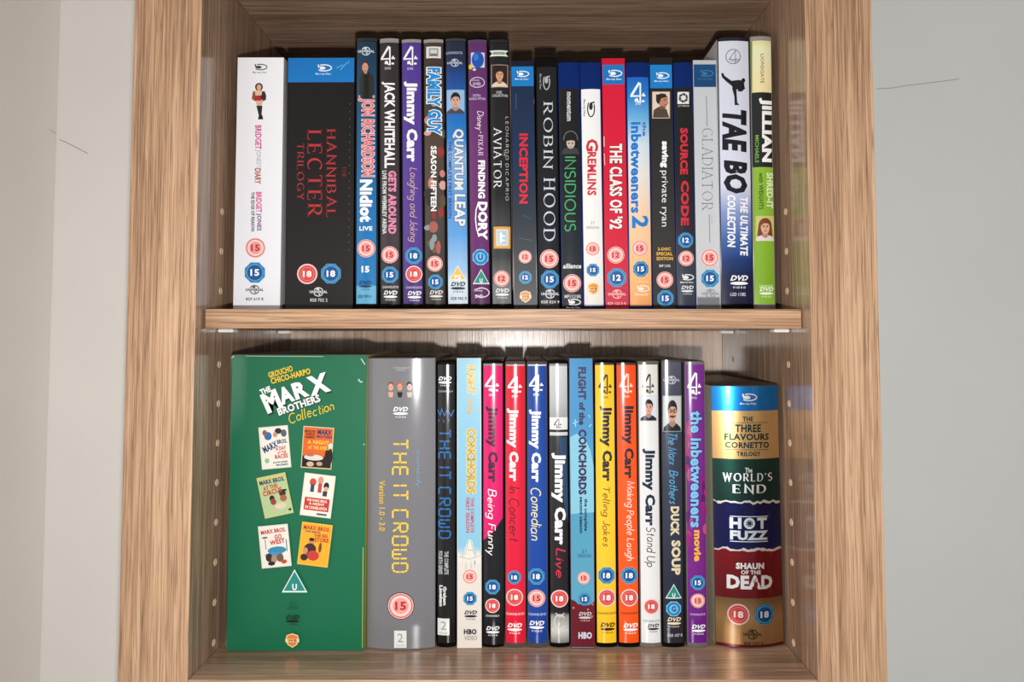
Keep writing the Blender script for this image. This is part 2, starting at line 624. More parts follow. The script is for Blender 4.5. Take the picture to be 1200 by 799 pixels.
# ------------------------------------------------------------------ a film case, box or card sleeve
class Case:
    def __init__(s, name, label, group, top, bot, Y, h=None, depth=0.135, bulge=0.0, shell=(16, 16, 18), shell_name='case_shell',
                 top_col=None, side_cols=None, smat=None, pmat=None, rnd=0.0012, cat='film case', base=None, ramp=None):
        (xlt, xrt, yt), (xlb, xrb, yb) = top, bot
        s.Y = Y
        base = SH_TOP if base is None else base
        tl, tr, bl, br = at(xlt, yt, Y), at(xrt, yt, Y), at(xlb, yb, Y), at(xrb, yb, Y)
        s.w = ((tr - tl).x + (br - bl).x) / 2
        tc, bcx = (tl + tr) / 2, (bl + br) / 2
        s.lean = atan2(tc.x - bcx.x, tc.z - bcx.z)
        bx = bcx.x - tan(s.lean) * (bcx.z - base)
        s.h = h or (tc.z - base) / cos(s.lean)
        s.base = Vector((bx, Y, base + abs(sin(s.lean)) * s.w / 2 + 0.0001))
        s.b = bulge
        s.d = depth
        s.eps = 0.00015
        s.n = 8 if bulge else 1
        s.root = empty(name, s.base, s.lean)
        tag(s.root, label, cat, group)
        s.pmat = pmat or (M_SLEEVE if bulge else M_CARD)
        s.shell(shell_name, shell, top_col or shell, side_cols, smat or (M_PLASTIC if bulge else M_CARD), rnd)
        s.spine = None

    def bul(s, x):
        return s.b * (1 - (2 * x / s.w) ** 2)

    def nrm(s, x):
        v = Vector((s.b * 8 * x / s.w ** 2, -1, 0))
        return v.normalized()

    def L(s, px, py):
        p = at(px, py, s.Y) - s.base
        c, n = cos(s.lean), sin(s.lean)
        return (p.x * c - p.z * n, p.x * n + p.z * c)

    def shell(s, name, col, tcol, sides, m, r):
        w2, n = s.w / 2, max(s.n, 1)
        prof = [(-w2 + s.w * k / n, -s.bul(-w2 + s.w * k / n)) for k in range(n + 1)] + [(w2, s.d), (-w2, s.d)]
        cy = s.d / 2
        vs, fs, cols = [], [], []
        lv = [(0, r), (r * .3, r * .3), (r, 0), (s.h - r, 0), (s.h - r * .3, r * .3), (s.h, r)]
        k = len(prof)
        for z, i in lv:
            for x, y in prof:
                vs.append((x * (1 - i / w2), cy + (y - cy) * (1 - i / cy), z))
        lcol, rcol = sides or (col, col)
        for j in range(len(lv) - 1):
            for i in range(k):
                fs.append((j * k + i, j * k + (i + 1) % k, (j + 1) * k + (i + 1) % k, (j + 1) * k + i))
                cols.append(tcol if j > 2 else rcol if i == n else lcol if i == k - 1 else col)
        fs.append(tuple(range(k))[::-1])
        cols.append(col)
        fs.append(tuple((len(lv) - 1) * k + i for i in range(k)))
        cols.append(tcol)
        me = bpy.data.meshes.new(name)
        me.from_pydata(vs, [], fs)
        at_ = me.color_attributes.new('Col', 'FLOAT_COLOR', 'CORNER')
        for p, c in zip(me.polygons, cols):
            c = ink(c)
            p.use_smooth = True
            for li in p.loop_indices:
                at_.data[li].color = (*c, 1)
        me.set_sharp_from_angle(angle=radians(30))
        s.shello = link(name, me, m, s.root)

    def grid(s, stops, x0=None, x1=None, name='printed_spine', parent=None, inset=0.0):
        """a strip of print up the spine: stops are (photo y, colour), top to bottom"""
        w2 = s.w / 2
        x0 = -w2 + inset if x0 is None else x0
        x1 = w2 - inset if x1 is None else x1
        xs = [x0] + [-w2 + s.w * k / s.n for k in range(s.n + 1) if x0 + 1e-6 < -w2 + s.w * k / s.n < x1 - 1e-6] + [x1]
        cx = (s.L(602, 400)[0])
        pcx = PCX + (s.base.x) * FPX / (s.Y + D)
        zz = [(s.L(pcx, y)[1] if y > 0 else -y, c) for y, c in stops]
        vs, fs, cc = [], [], []
        for z, c in zz:
            for x in xs:
                vs.append((x, -s.bul(x) - s.eps, z))
                cc.append(c)
        k = len(xs)
        for j in range(len(zz) - 1):
            if abs(zz[j][0] - zz[j + 1][0]) < 1e-6:
                continue
            for i in range(k - 1):
                fs.append(((j + 1) * k + i, (j + 1) * k + i + 1, j * k + i + 1, j * k + i))
        o = s._mesh(name, vs, fs, cc, parent or s.root)
        s.eps += 2.5e-5
        if s.spine is None:
            s.spine = o
        return o

    def _mesh(s, name, vs, fs, vcols, parent, m=None):
        me = bpy.data.meshes.new(name)
        me.from_pydata(vs, [], fs)
        a = me.color_attributes.new('Col', 'FLOAT_COLOR', 'POINT')
        flat = []
        for c in vcols:
            flat += [*ink(c), 1.0]
        a.data.foreach_set('color', flat)
        me.polygons.foreach_set('use_smooth', [True] * len(me.polygons))
        me.normals_split_custom_set_from_vertices([s.nrm(v[0]) for v in vs])
        return link(name, me, m or s.pmat, parent)

    def art(s, name, layers, m=None, label=None):
        """flat print laid on the spine: layers of (pixel polygons, colour)"""
        w2 = s.w / 2
        lim = w2 * 0.985
        cuts = [-w2 + s.w * k / s.n for k in range(1, s.n)]
        vs, fs, cc = [], [], []
        for polys, col in layers:
            for q in polys:
                q = [s.L(*p) for p in q]
                q = clip(clip(q, lim, True), -lim, False)
                if len(q) < 3:
                    continue
                lo, hi = min(p[0] for p in q), max(p[0] for p in q)
                parts = []
                rest = q
                for c in cuts:
                    if lo < c < hi:
                        a = clip(rest, c, True)
                        rest = clip(rest, c, False)
                        if len(a) > 2:
                            parts.append(a)
                        if len(rest) < 3:
                            break
                if len(rest) > 2:
                    parts.append(rest)
                for a in parts:
                    ar = sum(a[i - 1][0] * a[i][1] - a[i][0] * a[i - 1][1] for i in range(len(a)))
                    if abs(ar) < 1e-12:
                        continue
                    if ar < 0:
                        a = a[::-1]
                    b = len(vs)
                    for x, z in a:
                        vs.append((x, -s.bul(x) - s.eps, z))
                        cc.append(col)
                    fs.append(tuple(range(b, b + len(a))))
            s.eps += 2.0e-5
        if not fs:
            return None
        o = s._mesh(name, vs, fs, cc, s.spine or s.root, m)
        if label:
            o['label'] = label
        return o

    # --- lettering and marks
    def t(s, txt, x0, x1, y0, y1, col, style='b', rot=True, name=None, out=None, ow=None, **kw):
        if rot:
            fr = frame((x0 + x1) / 2, (y0 + y1) / 2, y1 - y0, x1 - x0, 90)
        else:
            fr = frame((x0 + x1) / 2, (y0 + y1) / 2, x1 - x0, y1 - y0, 0)
        big = (x1 - x0 if rot else y1 - y0) > 5.5
        ly = []
        if out:
            ly.append((text_polys(txt, fr, style=style, extra=ow or 0.05, **kw), out))
        ly.append((text_polys(txt, fr, style=style, **kw), col))
        return s.art(name or ('title_lettering' if big else 'small_lettering'), ly)

    def ta(s, txt, cx, cy, wd, hg, ang, col, style='b', name='title_lettering', out=None, **kw):
        fr = frame(cx, cy, wd, hg, ang)
        ly = []
        if out:
            ly.append((text_polys(txt, frame(cx + out[1], cy + out[2], wd * 1.02, hg * 1.05, ang), style='xx' if style != 'script' else style, **kw), out[0]))
        ly.append((text_polys(txt, fr, style=style, **kw), col))
        return s.art(name, ly)

    def badge(s, kind, num, x, y, r, flat=False):
        if kind == 'red':
            ly = [(disc(x, y, r), (240, 205, 200)), (disc(x, y, r * .86), (215, 75, 75)), (ring(x, y, r * .66, r * .07), (226, 128, 124)),
                  (text_polys(num, frame(x, y, r * .85, r * .62), style='x'), (252, 245, 242))]
        elif kind == 'pink':
            ly = [(disc(x, y, r), (242, 214, 206)), (ring(x, y, r * .88, r * .13), (226, 120, 116)), (disc(x, y, r * .62), (234, 160, 154)),
                  (text_polys(num, frame(x, y, r * .85, r * .66), style='x'), (196, 40, 52))]
        elif kind == 'oct':
            ly = [(disc(x, y, r * 1.04, n=8, a0=pi / 8), (80, 165, 205)), (disc(x, y, r * .95, n=8, a0=pi / 8), (20, 95, 160)),
                  (ring(x, y, r * .78, r * .10), (90, 170, 205)), (disc(x, y, r * .64), (8, 84, 150)),
                  (text_polys(num, frame(x, y, r * .84, r * .64), style='x'), (248, 250, 252))]
        elif kind in ('U', 'PG'):
            c = {'U': (40, 140, 130), 'PG': (235, 190, 90)}[kind]
            T = lambda k: [[(x - r * k, y + r * (.78 * k)), (x + r * k, y + r * (.78 * k)), (x, y - r * (1.02 * k))]]
            ly = [(T(1), (225, 238, 232)), (T(.84), c),
                  (text_polys(num, frame(x, y + r * .36, r * (.36 if kind == 'U' else .75), r * .5), style='x'), (240, 248, 244))]
        elif kind == 'uoct':
            ly = [(disc(x, y, r * 1.04, n=8, a0=pi / 8), (120, 190, 225)), (disc(x, y, r * .86), (20, 120, 185)), (disc(x, y, r * .6), (110, 185, 225)),
                  (text_polys(num, frame(x, y, r * .6, r * .74), style='x'), (8, 60, 130))]
        return s.art('rating_badge', ly)

    def four(s, cx, cy, w, h, col):
        """the broken numeral 4 with its small blocks"""
        P = lambda u, v: (cx + (u - .5) * w, cy + (.5 - v) * h)
        ly = line([P(.58, 1), P(.06, .40)], w * .15) + line([P(0, .37), P(.58, .37)], w * .10) + line([P(.64, .98), P(.64, .04)], w * .10)
        ly += rect(*[P(.74, 0)[0], P(.98, 0)[0]], P(0, .44)[1], P(0, .36)[1]) + rect(P(.74, 0)[0], P(.92, 0)[0], P(0, .18)[1], P(0, .09)[1])
        ly += rect(P(.28, 0)[0], P(.50, 0)[0], P(0, .24)[1], P(0, .10)[1]) + line([P(.40, .27), P(.54, .06)], w * .09) + rect(P(.80, 0)[0], P(.9, 0)[0], P(0, .52)[1], P(0, .44)[1])
        return s.art('channel_logo', [(ly, col)])

    def dvd(s, cx, cy, w, col, lens=True):
        h = w * .30
        ly = text_polys('DVD', frame(cx, cy - h * .7, w, h, 0), style='x', slant=.32)
        e = disc(cx, cy + h * .28, w * .5, h * .30)
        v = text_polys('VIDEO', frame(cx, cy + h * 1.05, w * .72, h * .38, 0), style='b', track=.5)
        s.art('disc_logo', [(ly + e + v, col)])

    def bluray(s, cx, cy, w, col, ang=0, bg=None):
        a = radians(ang)
        R = lambda x, y: (cx + x * cos(a) - y * sin(a), cy + x * sin(a) + y * cos(a))
        mp = lambda polys: [[R(*p) for p in q] for q in polys]
        ly = mp(ribbon([(w * .46 * cos(radians(t)) + w * .04, w * .19 * sin(radians(t)) - w * .02) for t in range(-120, 136, 15)], lambda p, q: w * .065))
        ly += mp(disc(-w * .08, -w * .01, w * .21, w * .105)) + mp([[(-w * .36, -w * .22), (-w * .27, -w * .22), (-w * .2, w * .04), (-w * .29, w * .04)]])
        ly += text_polys('Blu-ray Disc', frame(*R(0, w * .36), w * .95, w * .13, ang), style='b')
        s.art('disc_logo', [(ly, col)])

    def globe(s, cx, cy, w, col, word='UNIVERSAL'):
        r = w * .26
        ly = ribbon([(cx + r * cos(radians(t)), cy + r * sin(radians(t)) * .9) for t in range(205, 341, 15)], lambda a, b: w * .05)
        ly += ribbon([(cx + r * cos(radians(t)), cy + r * sin(radians(t)) * .9) for t in range(25, 161, 15)], lambda a, b: w * .05)
        ly += [[(cx - r * .55, cy - r * .62), (cx + r * .05, cy - r * .8), (cx + r * .25, cy - r * .42), (cx - r * .3, cy - r * .36)], [(cx - r * .05, cy + r * .4), (cx + r * .45, cy + r * .38), (cx + r * .15, cy + r * .78)]]
        ly += text_polys(word, frame(cx, cy, w, w * .15, 0), style='x')
        s.art('studio_logo', [(ly, col)])

    def shield(s, cx, cy, w, col=(225, 150, 60)):
        h = w * 1.05
        q = lambda k: [[(cx - w * .42 * k, cy - h * .36 * k), (cx, cy - h * .5 * k), (cx + w * .42 * k, cy - h * .36 * k), (cx + w * .5 * k, cy), (cx + w * .34 * k, cy + h * .3 * k),
                        (cx, cy + h * .5 * k), (cx - w * .34 * k, cy + h * .3 * k), (cx - w * .5 * k, cy)]]
        s.art('studio_logo', [(q(1), (245, 214, 160)), (q(.85), col), (rect(cx - w * .5, cx + w * .5, cy - h * .12, cy + h * .12), (245, 214, 160)),
                              (text_polys('WB', frame(cx, cy, w * .66, h * .2), style='x'), (150, 70, 40))])

    def two(s, x0, x1, y0, y1):
        cx = (x0 + x1) / 2
        w, h = x1 - x0, y1 - y0
        s.art('label_card', [(rect(x0, x1, y0, y1), (226, 226, 224)), (text_polys('2', frame(cx, y0 + h * .42, w * .46, h * .5), style='r'), (150, 150, 152)),
                             (text_polys('entertain', frame(cx, y0 + h * .86, w * .72, h * .10), style='r'), (150, 150, 152))])

    def portrait(s, x0, x1, y0, y1, bg, hair, skin, shirt, border=None, long_hair=False, hat=False, name='portrait'):
        w, h = x1 - x0, y1 - y0
        cx = (x0 + x1) / 2
        fy = y0 + h * .46
        rx, ry = w * .24, h * .27
        sk2 = [v * .82 for v in skin]
        ly = []
        if border:
            ly.append((rect(x0 - .8, x1 + .8, y0 - .8, y1 + .8), border))
        ly.append((rect(x0, x1, y0, y1), bg))
        if long_hair:
            ly.append(([[(cx - rx * 1.5, fy - ry * .3), (cx + rx * 1.5, fy - ry * .3), (cx + rx * 1.8, y0 + h * .8), (cx - rx * 1.8, y0 + h * .8)]] + disc(cx, fy - ry * .3, rx * 1.5, ry * 1.1), hair))
        ly.append(([[(x0, y1), (x0 + w * .02, y0 + h * .90), (x0 + w * .26, y0 + h * .78), (x1 - w * .26, y0 + h * .78), (x1 - w * .02, y0 + h * .90), (x1, y1)]], shirt))
        ly.append(([[(cx - rx * .5, fy + ry * .5), (cx + rx * .5, fy + ry * .5), (cx + rx * .75, y0 + h * .82), (cx, y0 + h * .90), (cx - rx * .75, y0 + h * .82)]], sk2))
        if not long_hair:
            ly.append((disc(cx, fy - ry * .35, rx * 1.14, ry * .95), hair))
        ly.append((disc(cx, fy, rx, ry), skin))
        ly.append(([[(cx - rx * 1.02, fy - ry * .25), (cx - rx * .9, fy - ry * .9), (cx, fy - ry * 1.25), (cx + rx * .9, fy - ry * .9), (cx + rx * 1.02, fy - ry * .25), (cx + rx * .6, fy - ry * .58), (cx - rx * .3, fy - ry * .62)]], hair))
        if hat:
            ly.append((rect(cx - rx * 1.5, cx + rx * 1.5, fy - ry * .85, fy - ry * .6) + rect(cx - rx, cx + rx, fy - ry * 1.5, fy - ry * .8), (24, 22, 22)))
        dk = (50, 34, 28)
        ly.append((disc(cx - rx * .42, fy - ry * .08, rx * .17, ry * .08) + disc(cx + rx * .42, fy - ry * .08, rx * .17, ry * .08)
                   + rect(cx - rx * .68, cx - rx * .18, fy - ry * .30, fy - ry * .22) + rect(cx + rx * .18, cx + rx * .68, fy - ry * .30, fy - ry * .22)
                   + rect(cx - rx * .32, cx + rx * .32, fy + ry * .52, fy + ry * .60), dk))
        ly.append(([[(cx - rx * .04, fy - ry * .05), (cx + rx * .08, fy - ry * .05), (cx + rx * .16, fy + ry * .28), (cx - rx * .14, fy + ry * .28)]], sk2))
        return s.art(name, ly)


UP, LO = 'film cases in the upper row', 'film cases in the lower row'
H_DVD, H_BD = 0.190, 0.1715
RED, WHITE, BLACK = (205, 35, 50), (246, 246, 246), (22, 22, 24)
BD_BLUE = (0, 118, 188)


def up(label, top, bot, kind, **kw):
    a = dict(Y=0.043, bulge=0.0015)
    name = 'dvd_case'
    if kind == 'dvd':
        a.update(h=0.1872)
    elif kind == 'bd':
        a.update(h=H_BD, shell=(16, 48, 110), top_col=(8, 10, 20), bulge=0.0012)
        name = 'film_case'
    elif kind == 'slip':
        a.update(bulge=0.0, shell_name='card_sleeve', rnd=0.0004)
        name = 'sleeved_case'
    a.update(kw)
    return Case(name, label, UP, (*top,), (*bot,), **a)


# ================================================================== upper row
def cap(c, y0, y1, col=(150, 146, 146)):
    o = c.grid([(y0, col), (y1, [v * .9 for v in col])], name='sleeve_edge', inset=c.w * .05)
    c.spine = None
    return o


# white card box, thick
c = up('thick white card sleeve with a small seated woman printed near its top', (278.8, 332.6, 67), (273.2, 328.4, 352), 'slip', Y=0.039,
       shell=(238, 238, 240), top_col=(60, 56, 56), side_cols=((225, 225, 226), (196, 190, 190)))
c.grid([(67.5, (244, 244, 248)), (200, (240, 240, 245)), (-.0006, (236, 236, 242))], inset=.0003)
c.bluray(304.5, 79, 17, (70, 70, 74))
x = 303.6
c.art('picture', [(disc(x, 102, 4.6, 4.8), (96, 56, 40)), (disc(x, 102.5, 2.6, 3.4), (226, 176, 150)),
                  ([[(x - 7, 107), (x + 7, 107), (x + 8.5, 117), (x + 4, 119), (x - 4, 119), (x - 8.5, 116)]], (150, 84, 60)), (disc(x + 4, 113, 4.5, 6), (60, 46, 50)),
                  ([[(x - 5, 106), (x + 4, 106), (x + 3, 112), (x - 4, 112)]], (232, 190, 166)),
                  ([[(x - 4, 117), (x + 5, 117), (x + 3, 125), (x - 2, 125)]], (226, 176, 150)), ([[(x - 3, 124), (x + 4, 124), (x + 3, 136), (x, 136)]], (44, 40, 46)),
                  ([[(x, 135), (x + 4, 135), (x + 5, 140), (x - 1, 140)]], (30, 26, 30)), ([[(x - 5, 113), (x + 2, 113), (x + 3, 118), (x - 4, 118)]], (186, 40, 48))])
c.t('BRIDGET', 299.2, 306.6, 147, 175, (206, 66, 138))
c.t("JONES'S", 299, 306.3, 175.5, 197, (170, 170, 176), 'r')
c.t('DIARY', 298.8, 306, 197.5, 215.5, (170, 50, 60))
c.t('BRIDGET', 300.2, 307, 225, 249, (214, 60, 140))
c.t('JONES', 300, 306.6, 250, 270.5, (120, 62, 140))
c.t('THE EDGE OF REASON', 294.6, 298.6, 225, 271, (58, 54, 62))
c.badge('pink', '15', 299.6, 290.5, 11.8)
c.badge('oct', '15', 299, 319.4, 12.4)
c.globe(298.6, 339.5, 21, (70, 70, 72))
c.t('829 619 8', 288.5, 309, 348.6, 352, (90, 90, 94), rot=False)

# black card box
c = up('wide black card box with a blue top band and tall crimson serif lettering', (336.8, 416.2, 67), (334.4, 413.2, 352), 'slip', Y=0.043,
       shell=(24, 20, 22), top_col=(22, 20, 22))
c.grid([(68, (0, 116, 190)), (96.4, (0, 122, 198)), (96.4, (26, 21, 23)), (200, (30, 25, 27)), (300, (34, 29, 31)), (-.0006, (24, 21, 23))], inset=.0003)
c.bluray(379, 80, 19, (236, 242, 248))
c.art('sleeve_scuff', [(line([(399, 82), (407, 73)], .6) + line([(394, 80), (402, 76)], .5) + line([(408, 75), (409, 71)], .4), (150, 205, 235))])
c.t('HANNIBAL', 381, 395.5, 151, 254, (176, 52, 58), 'serif', weight=.17)
c.t('LECTER', 360, 377.6, 152, 254, (186, 52, 58), 'serif', weight=.17)
c.t('TRILOGY', 348, 356.6, 168, 235, (168, 52, 58), 'serif', weight=.17)
c.t('THE', 401, 406, 195, 208.5, (150, 44, 50), 'serif', weight=.13)
c.badge('red', '18', 360.2, 321, 12)
c.badge('oct', '18', 388, 320.6, 12)
c.globe(373.4, 342, 21, (226, 226, 228))
c.t('828 702 2', 363.5, 384, 349.6, 353.6, (205, 205, 207), rot=False)
c.art('small_lettering', [(sum([disc(410.4 - k * .08, 122 + 9 * k, .7, .9, n=6) for k in range(20)], []), (92, 86, 88))])

# teal-blue, standing man
c = up('blue case with a standing man in a dark jacket above salmon lettering', (417.6, 442.6, 40), (415.2, 443.6, 355), 'dvd')
cap(c, 45.5, 49, (44, 44, 48))
c.grid([(49.5, (26, 50, 72)), (90, (24, 66, 96)), (190, (22, 96, 146)), (250, (22, 116, 178)), (334, (20, 120, 184)), (336, (104, 178, 214)), (-.0045, (96, 172, 210))], inset=c.w * .07)
c.globe(429.4, 61, 19.5, (214, 224, 232))
x = 429.5
c.art('picture', [([[(x - 8, 116), (x - 8, 92), (x - 5, 86), (x + 5, 86), (x + 9, 92), (x + 9.5, 116)]], (44, 44, 42)),
                  ([[(x - 3, 86), (x + 3, 86), (x + 3.6, 116), (x - 3.4, 116)]], (26, 30, 28)), (disc(x - 1, 78, 4.2, 5.4), (62, 40, 32)), (disc(x - 1, 80, 3.6, 5.4), (214, 150, 128)),
                  ([[(x - 2.6, 84), (x + 1.4, 84), (x + 1, 87.5), (x - 2, 87.5)]], (196, 136, 116)), (rect(x - 3, x - 1.8, 79, 79.8) + rect(x - .2, x + 1, 79, 79.8) + rect(x - 2, x, 82.6, 83.2), (70, 40, 34)),
                  (disc(x - 8, 114, 1.4, 2) + disc(x + 8.8, 114, 1.4, 2), (206, 150, 130))])
c.t('JON RICHARDSON', 420.6, 438.8, 116.5, 207.5, (228, 104, 108), 'b', out=(246, 214, 210))
c.t('Nidiot', 422, 437, 211, 260.5, WHITE, 'xx')
c.t('LIVE', 421.6, 437, 265.6, 270.6, WHITE, 'x', rot=False)
c.badge('pink', '15', 429.6, 291.4, 10.6)
c.t('15', 424.3, 433.6, 312, 319.6, WHITE, 'xx', rot=False, name='rating_badge')
c.dvd(428.6, 334.5, 15, (20, 60, 100))
c.t('828 999 4', 420, 436, 345.5, 349.5, (40, 90, 130), rot=False)

# charcoal
c = up('charcoal case with white capitals beside blocky pink capitals', (443.9, 468.8, 40), (445.4, 469.6, 355), 'dvd')
cap(c, 46, 51)
c.grid([(51.5, (48, 42, 42)), (200, (58, 50, 52)), (280, (66, 56, 64)), (-.0045, (34, 32, 36))], inset=c.w * .06)
c.four(455, 67, 17, 23, WHITE)
c.t('DVD', 451.5, 458.5, 79.6, 82.6, (200, 198, 198), rot=False)
c.t('JACK WHITEHALL', 447.4, 463.2, 96.5, 197.5, WHITE, 'x')
c.t('GETS AROUND', 455.4, 464.8, 200.5, 274.5, (226, 138, 172), 'xx')
c.t('LIVE FROM WEMBLEY ARENA', 448.4, 453.6, 200.5, 274.5, (212, 222, 216), 'x')
c.badge('pink', '15', 457.2, 298.8, 10)
c.badge('oct', '15', 457.4, 322.2, 9.9)
c.t('CHANNEL4DVD', 448.4, 467.4, 335, 338, (200, 198, 200), rot=False)
c.dvd(458, 346.5, 16, WHITE)

# purple
c = up('violet case with plain white lettering and a thin gold script below it', (469.7, 494.8, 40), (471.4, 496.8, 355), 'dvd')
cap(c, 47, 51)
c.grid([(51.5, (80, 54, 142)), (180, (88, 62, 152)), (300, (86, 58, 140)), (336, (76, 50, 124)), (-.0045, (60, 42, 104))], inset=c.w * .06)
c.four(481.4, 67, 17, 23, WHITE)
c.t('DVD', 477.8, 484.6, 80, 83, (200, 198, 220), rot=False)
c.t('Jimmy Carr', 473.4, 489.6, 96, 190.5, WHITE, 'xx')
c.t('Laughing and Joking', 477.6, 490, 197, 284, (226, 190, 150), 'script', slant=.22, weight=.075)
c.badge('oct', '18', 485.2, 300, 10)
c.badge('red', '18', 485.4, 321.4, 9.9)
c.t('CHANNEL4DVD', 476, 495, 335.6, 338.4, (190, 180, 210), rot=False)
c.dvd(486, 347, 16, WHITE)

# collage
c = up('dark collage case with puffy bright blue lettering outlined in white', (495.2, 520.8, 40), (497.6, 523, 355), 'dvd')
cap(c, 47, 51, (160, 150, 146))
c.grid([(51.5, (70, 56, 48)), (85, (64, 52, 46)), (180, (84, 66, 58)), (260, (72, 66, 62)), (-.0045, (54, 48, 46))], inset=c.w * .06)
rr = random.Random(3)
blobs = []
for k in range(26):
    y = rr.uniform(96, 292)
    x = rr.uniform(499, 519) + (y - 40) * .007
    blobs.append((disc(x, y, rr.uniform(2, 6), rr.uniform(3, 9), n=9), rr.choice([(196, 130, 116), (168, 96, 84), (120, 84, 66), (212, 160, 146), (46, 40, 38), (140, 150, 156), (150, 54, 50), (92, 82, 60)])))
c.art('picture', blobs)
c.art('studio_logo', [(rect(499.8, 517, 56, 69.5), (222, 222, 220)), (rect(503, 514, 58, 67.5), (150, 150, 150)), (rect(504.6, 512.4, 59.6, 64), (208, 208, 206)), (rect(504.6, 512.4, 65, 66.4), (90, 90, 90))])
c.t('FAMILY', 501, 516.4, 80.5, 126, (32, 140, 212), 'xx', out=(238, 244, 248), ow=.07)
c.t('GUY', 501.4, 517.2, 130, 158.5, (32, 140, 212), 'xx', out=(238, 244, 248), ow=.07)
c.t('SEASON FIFTEEN', 505.2, 512, 172, 248, WHITE, 'x')
c.badge('pink', '15', 510, 309.4, 9.2)
c.badge('oct', '15', 510.6, 330.6, 8.8)
c.dvd(511.6, 346, 15.5, (226, 222, 214))

# sky blue
c = up('blue to white case with a dark-haired young man and silver outlined capitals', (521.4, 546.4, 40), (523.6, 550.2, 355), 'dvd')
cap(c, 46, 49, (60, 60, 66))
c.grid([(49.5, (34, 40, 58)), (72, (34, 44, 78)), (90, (30, 70, 140)), (140, (32, 110, 188)), (162, (40, 126, 204)), (185, (138, 180, 224)), (235, (88, 150, 214)), (275, (96, 160, 222)), (318, (160, 196, 232)), (330, (214, 226, 238)), (-.0045, (204, 216, 226))], inset=c.w * .06)
c.t('LIONSGATE', 523, 542, 61.4, 64.4, (170, 176, 190), rot=False)
c.globe(533.2, 74.6, 18, (200, 206, 216))
c.portrait(523.6, 544.4, 106, 134, (150, 184, 222), (40, 28, 26), (214, 166, 142), (70, 70, 84))
c.t('QUANTUM', 530.6, 543.6, 152, 223, (226, 228, 232), 'x', out=(92, 112, 146))
c.t('LEAP', 533, 545.6, 228, 265.5, (226, 228, 232), 'x', out=(92, 112, 146))
c.t('THE COMPLETE FIRST SEASON', 525.4, 529.6, 166, 256, (24, 74, 150), 'b')
c.badge('PG', 'PG', 536.6, 321, 9.8)
c.dvd(537, 336.6, 17, (40, 50, 66))
c.t('828 982 9', 528.6, 547, 348, 351.6, (90, 100, 116), rot=False)

# plum
c = up('plum purple case with a blue patch at its top and chunky white lettering', (547, 571.6, 40), (550.8, 575.2, 355), 'dvd')
cap(c, 47.5, 50.5, (84, 70, 96))
c.grid([(50.5, (92, 44, 102)), (180, (108, 52, 112)), (300, (104, 46, 106)), (-.0045, (84, 36, 84))], inset=c.w * .06)
c.art('picture', [(rect(552, 568, 62.5, 80), (206, 214, 226)), (disc(560, 71, 7.2, 9.6), (28, 84, 176)), (disc(558, 68, 3, 4), (50, 120, 206)), (disc(551.5, 79, 2.6, 3.4, n=5), (232, 200, 60)), (disc(556, 82.5, 2, 1.6), (200, 210, 220))])
c.art('disc_logo', [(ring(559.4, 97.5, 8.4, 1.1, ry=5.8) + text_polys('Disney', frame(557.6, 95, 9, 4, 0), style='script', slant=.2, weight=.14) + text_polys('DVD', frame(559, 99.4, 9, 3.6, 0), style='x'), (206, 190, 214))])
c.t('EXTRA', 554.6, 563.6, 111.4, 114.2, (200, 186, 206), rot=False)
c.t('WORLDS WITHIN', 549.6, 569, 115.2, 118, (200, 186, 206), rot=False)
c.t('Disney', 556.4, 567, 131, 153.5, (232, 222, 236), 'script', slant=.15, weight=.11)
c.t('PIXAR', 560.4, 567, 159, 183.5, (226, 214, 230), 'serif', weight=.17)
c.art('small_lettering', [(disc(563.4, 156, .8), (226, 214, 230))])
c.t('FINDING', 560.4, 568.6, 188.5, 233, WHITE, 'xx')
c.t('DORY', 560.2, 571.4, 237, 281.5, WHITE, 'xx')
c.art('picture', [(line([(561, 237), (558, 247), (557.4, 257), (558.6, 268), (561.4, 278)], 1.3), WHITE)])
c.badge('uoct', 'U', 563.2, 301.6, 9.6)
c.badge('U', 'U', 564, 325.4, 9.8)
c.art('disc_logo', [(ring(564.6, 343, 8.6, 1.2, ry=5.4, a0=-150, a1=150) + text_polys('Disney', frame(560.6, 340.6, 10, 4.2, 0), style='script', slant=.2, weight=.14) + text_polys('DVD', frame(561.6, 347.4, 9, 4, 0), style='x'), (226, 214, 230))])

# black with man's face
c = up('black case with a small photo of a downcast man and an orange square', (572.6, 596.4, 40), (576.4, 600.2, 355), 'dvd')
cap(c, 47, 51, (34, 34, 38))
c.grid([(51.5, (26, 26, 28)), (230, (34, 34, 36)), (262, (64, 66, 68)), (300, (58, 60, 62)), (336, (120, 122, 124)), (-.0045, (112, 114, 116))], inset=c.w * .05)
c.art('studio_logo', [([[(573.6, 60), (595.6, 60), (592, 63.4), (595.6, 66.8), (573.6, 66.8), (577, 63.4)]], (228, 232, 226)), (rect(577.6, 591.6, 61.8, 65), (130, 160, 128))])
c.portrait(576.4, 594.6, 77.5, 102.4, (48, 28, 20), (44, 26, 18), (216, 158, 122), (226, 206, 182), border=(170, 150, 140))
c.t('2 DISC', 581.4, 588.4, 107.6, 110.6, (196, 198, 196), rot=False)
c.t('COLLECTION', 576.8, 595, 111.4, 114.4, (196, 198, 196), rot=False)
c.t('AVIATOR', 577.4, 588.8, 150, 221, (232, 232, 232), 'serif', weight=.15)
c.t('THE', 590.4, 592.6, 176, 184, (200, 200, 200), 'serif')
c.t('LEONARDO DICAPRIO', 592.2, 596.4, 137.5, 235.5, (190, 190, 192), 'thin', weight=.12, track=.25)
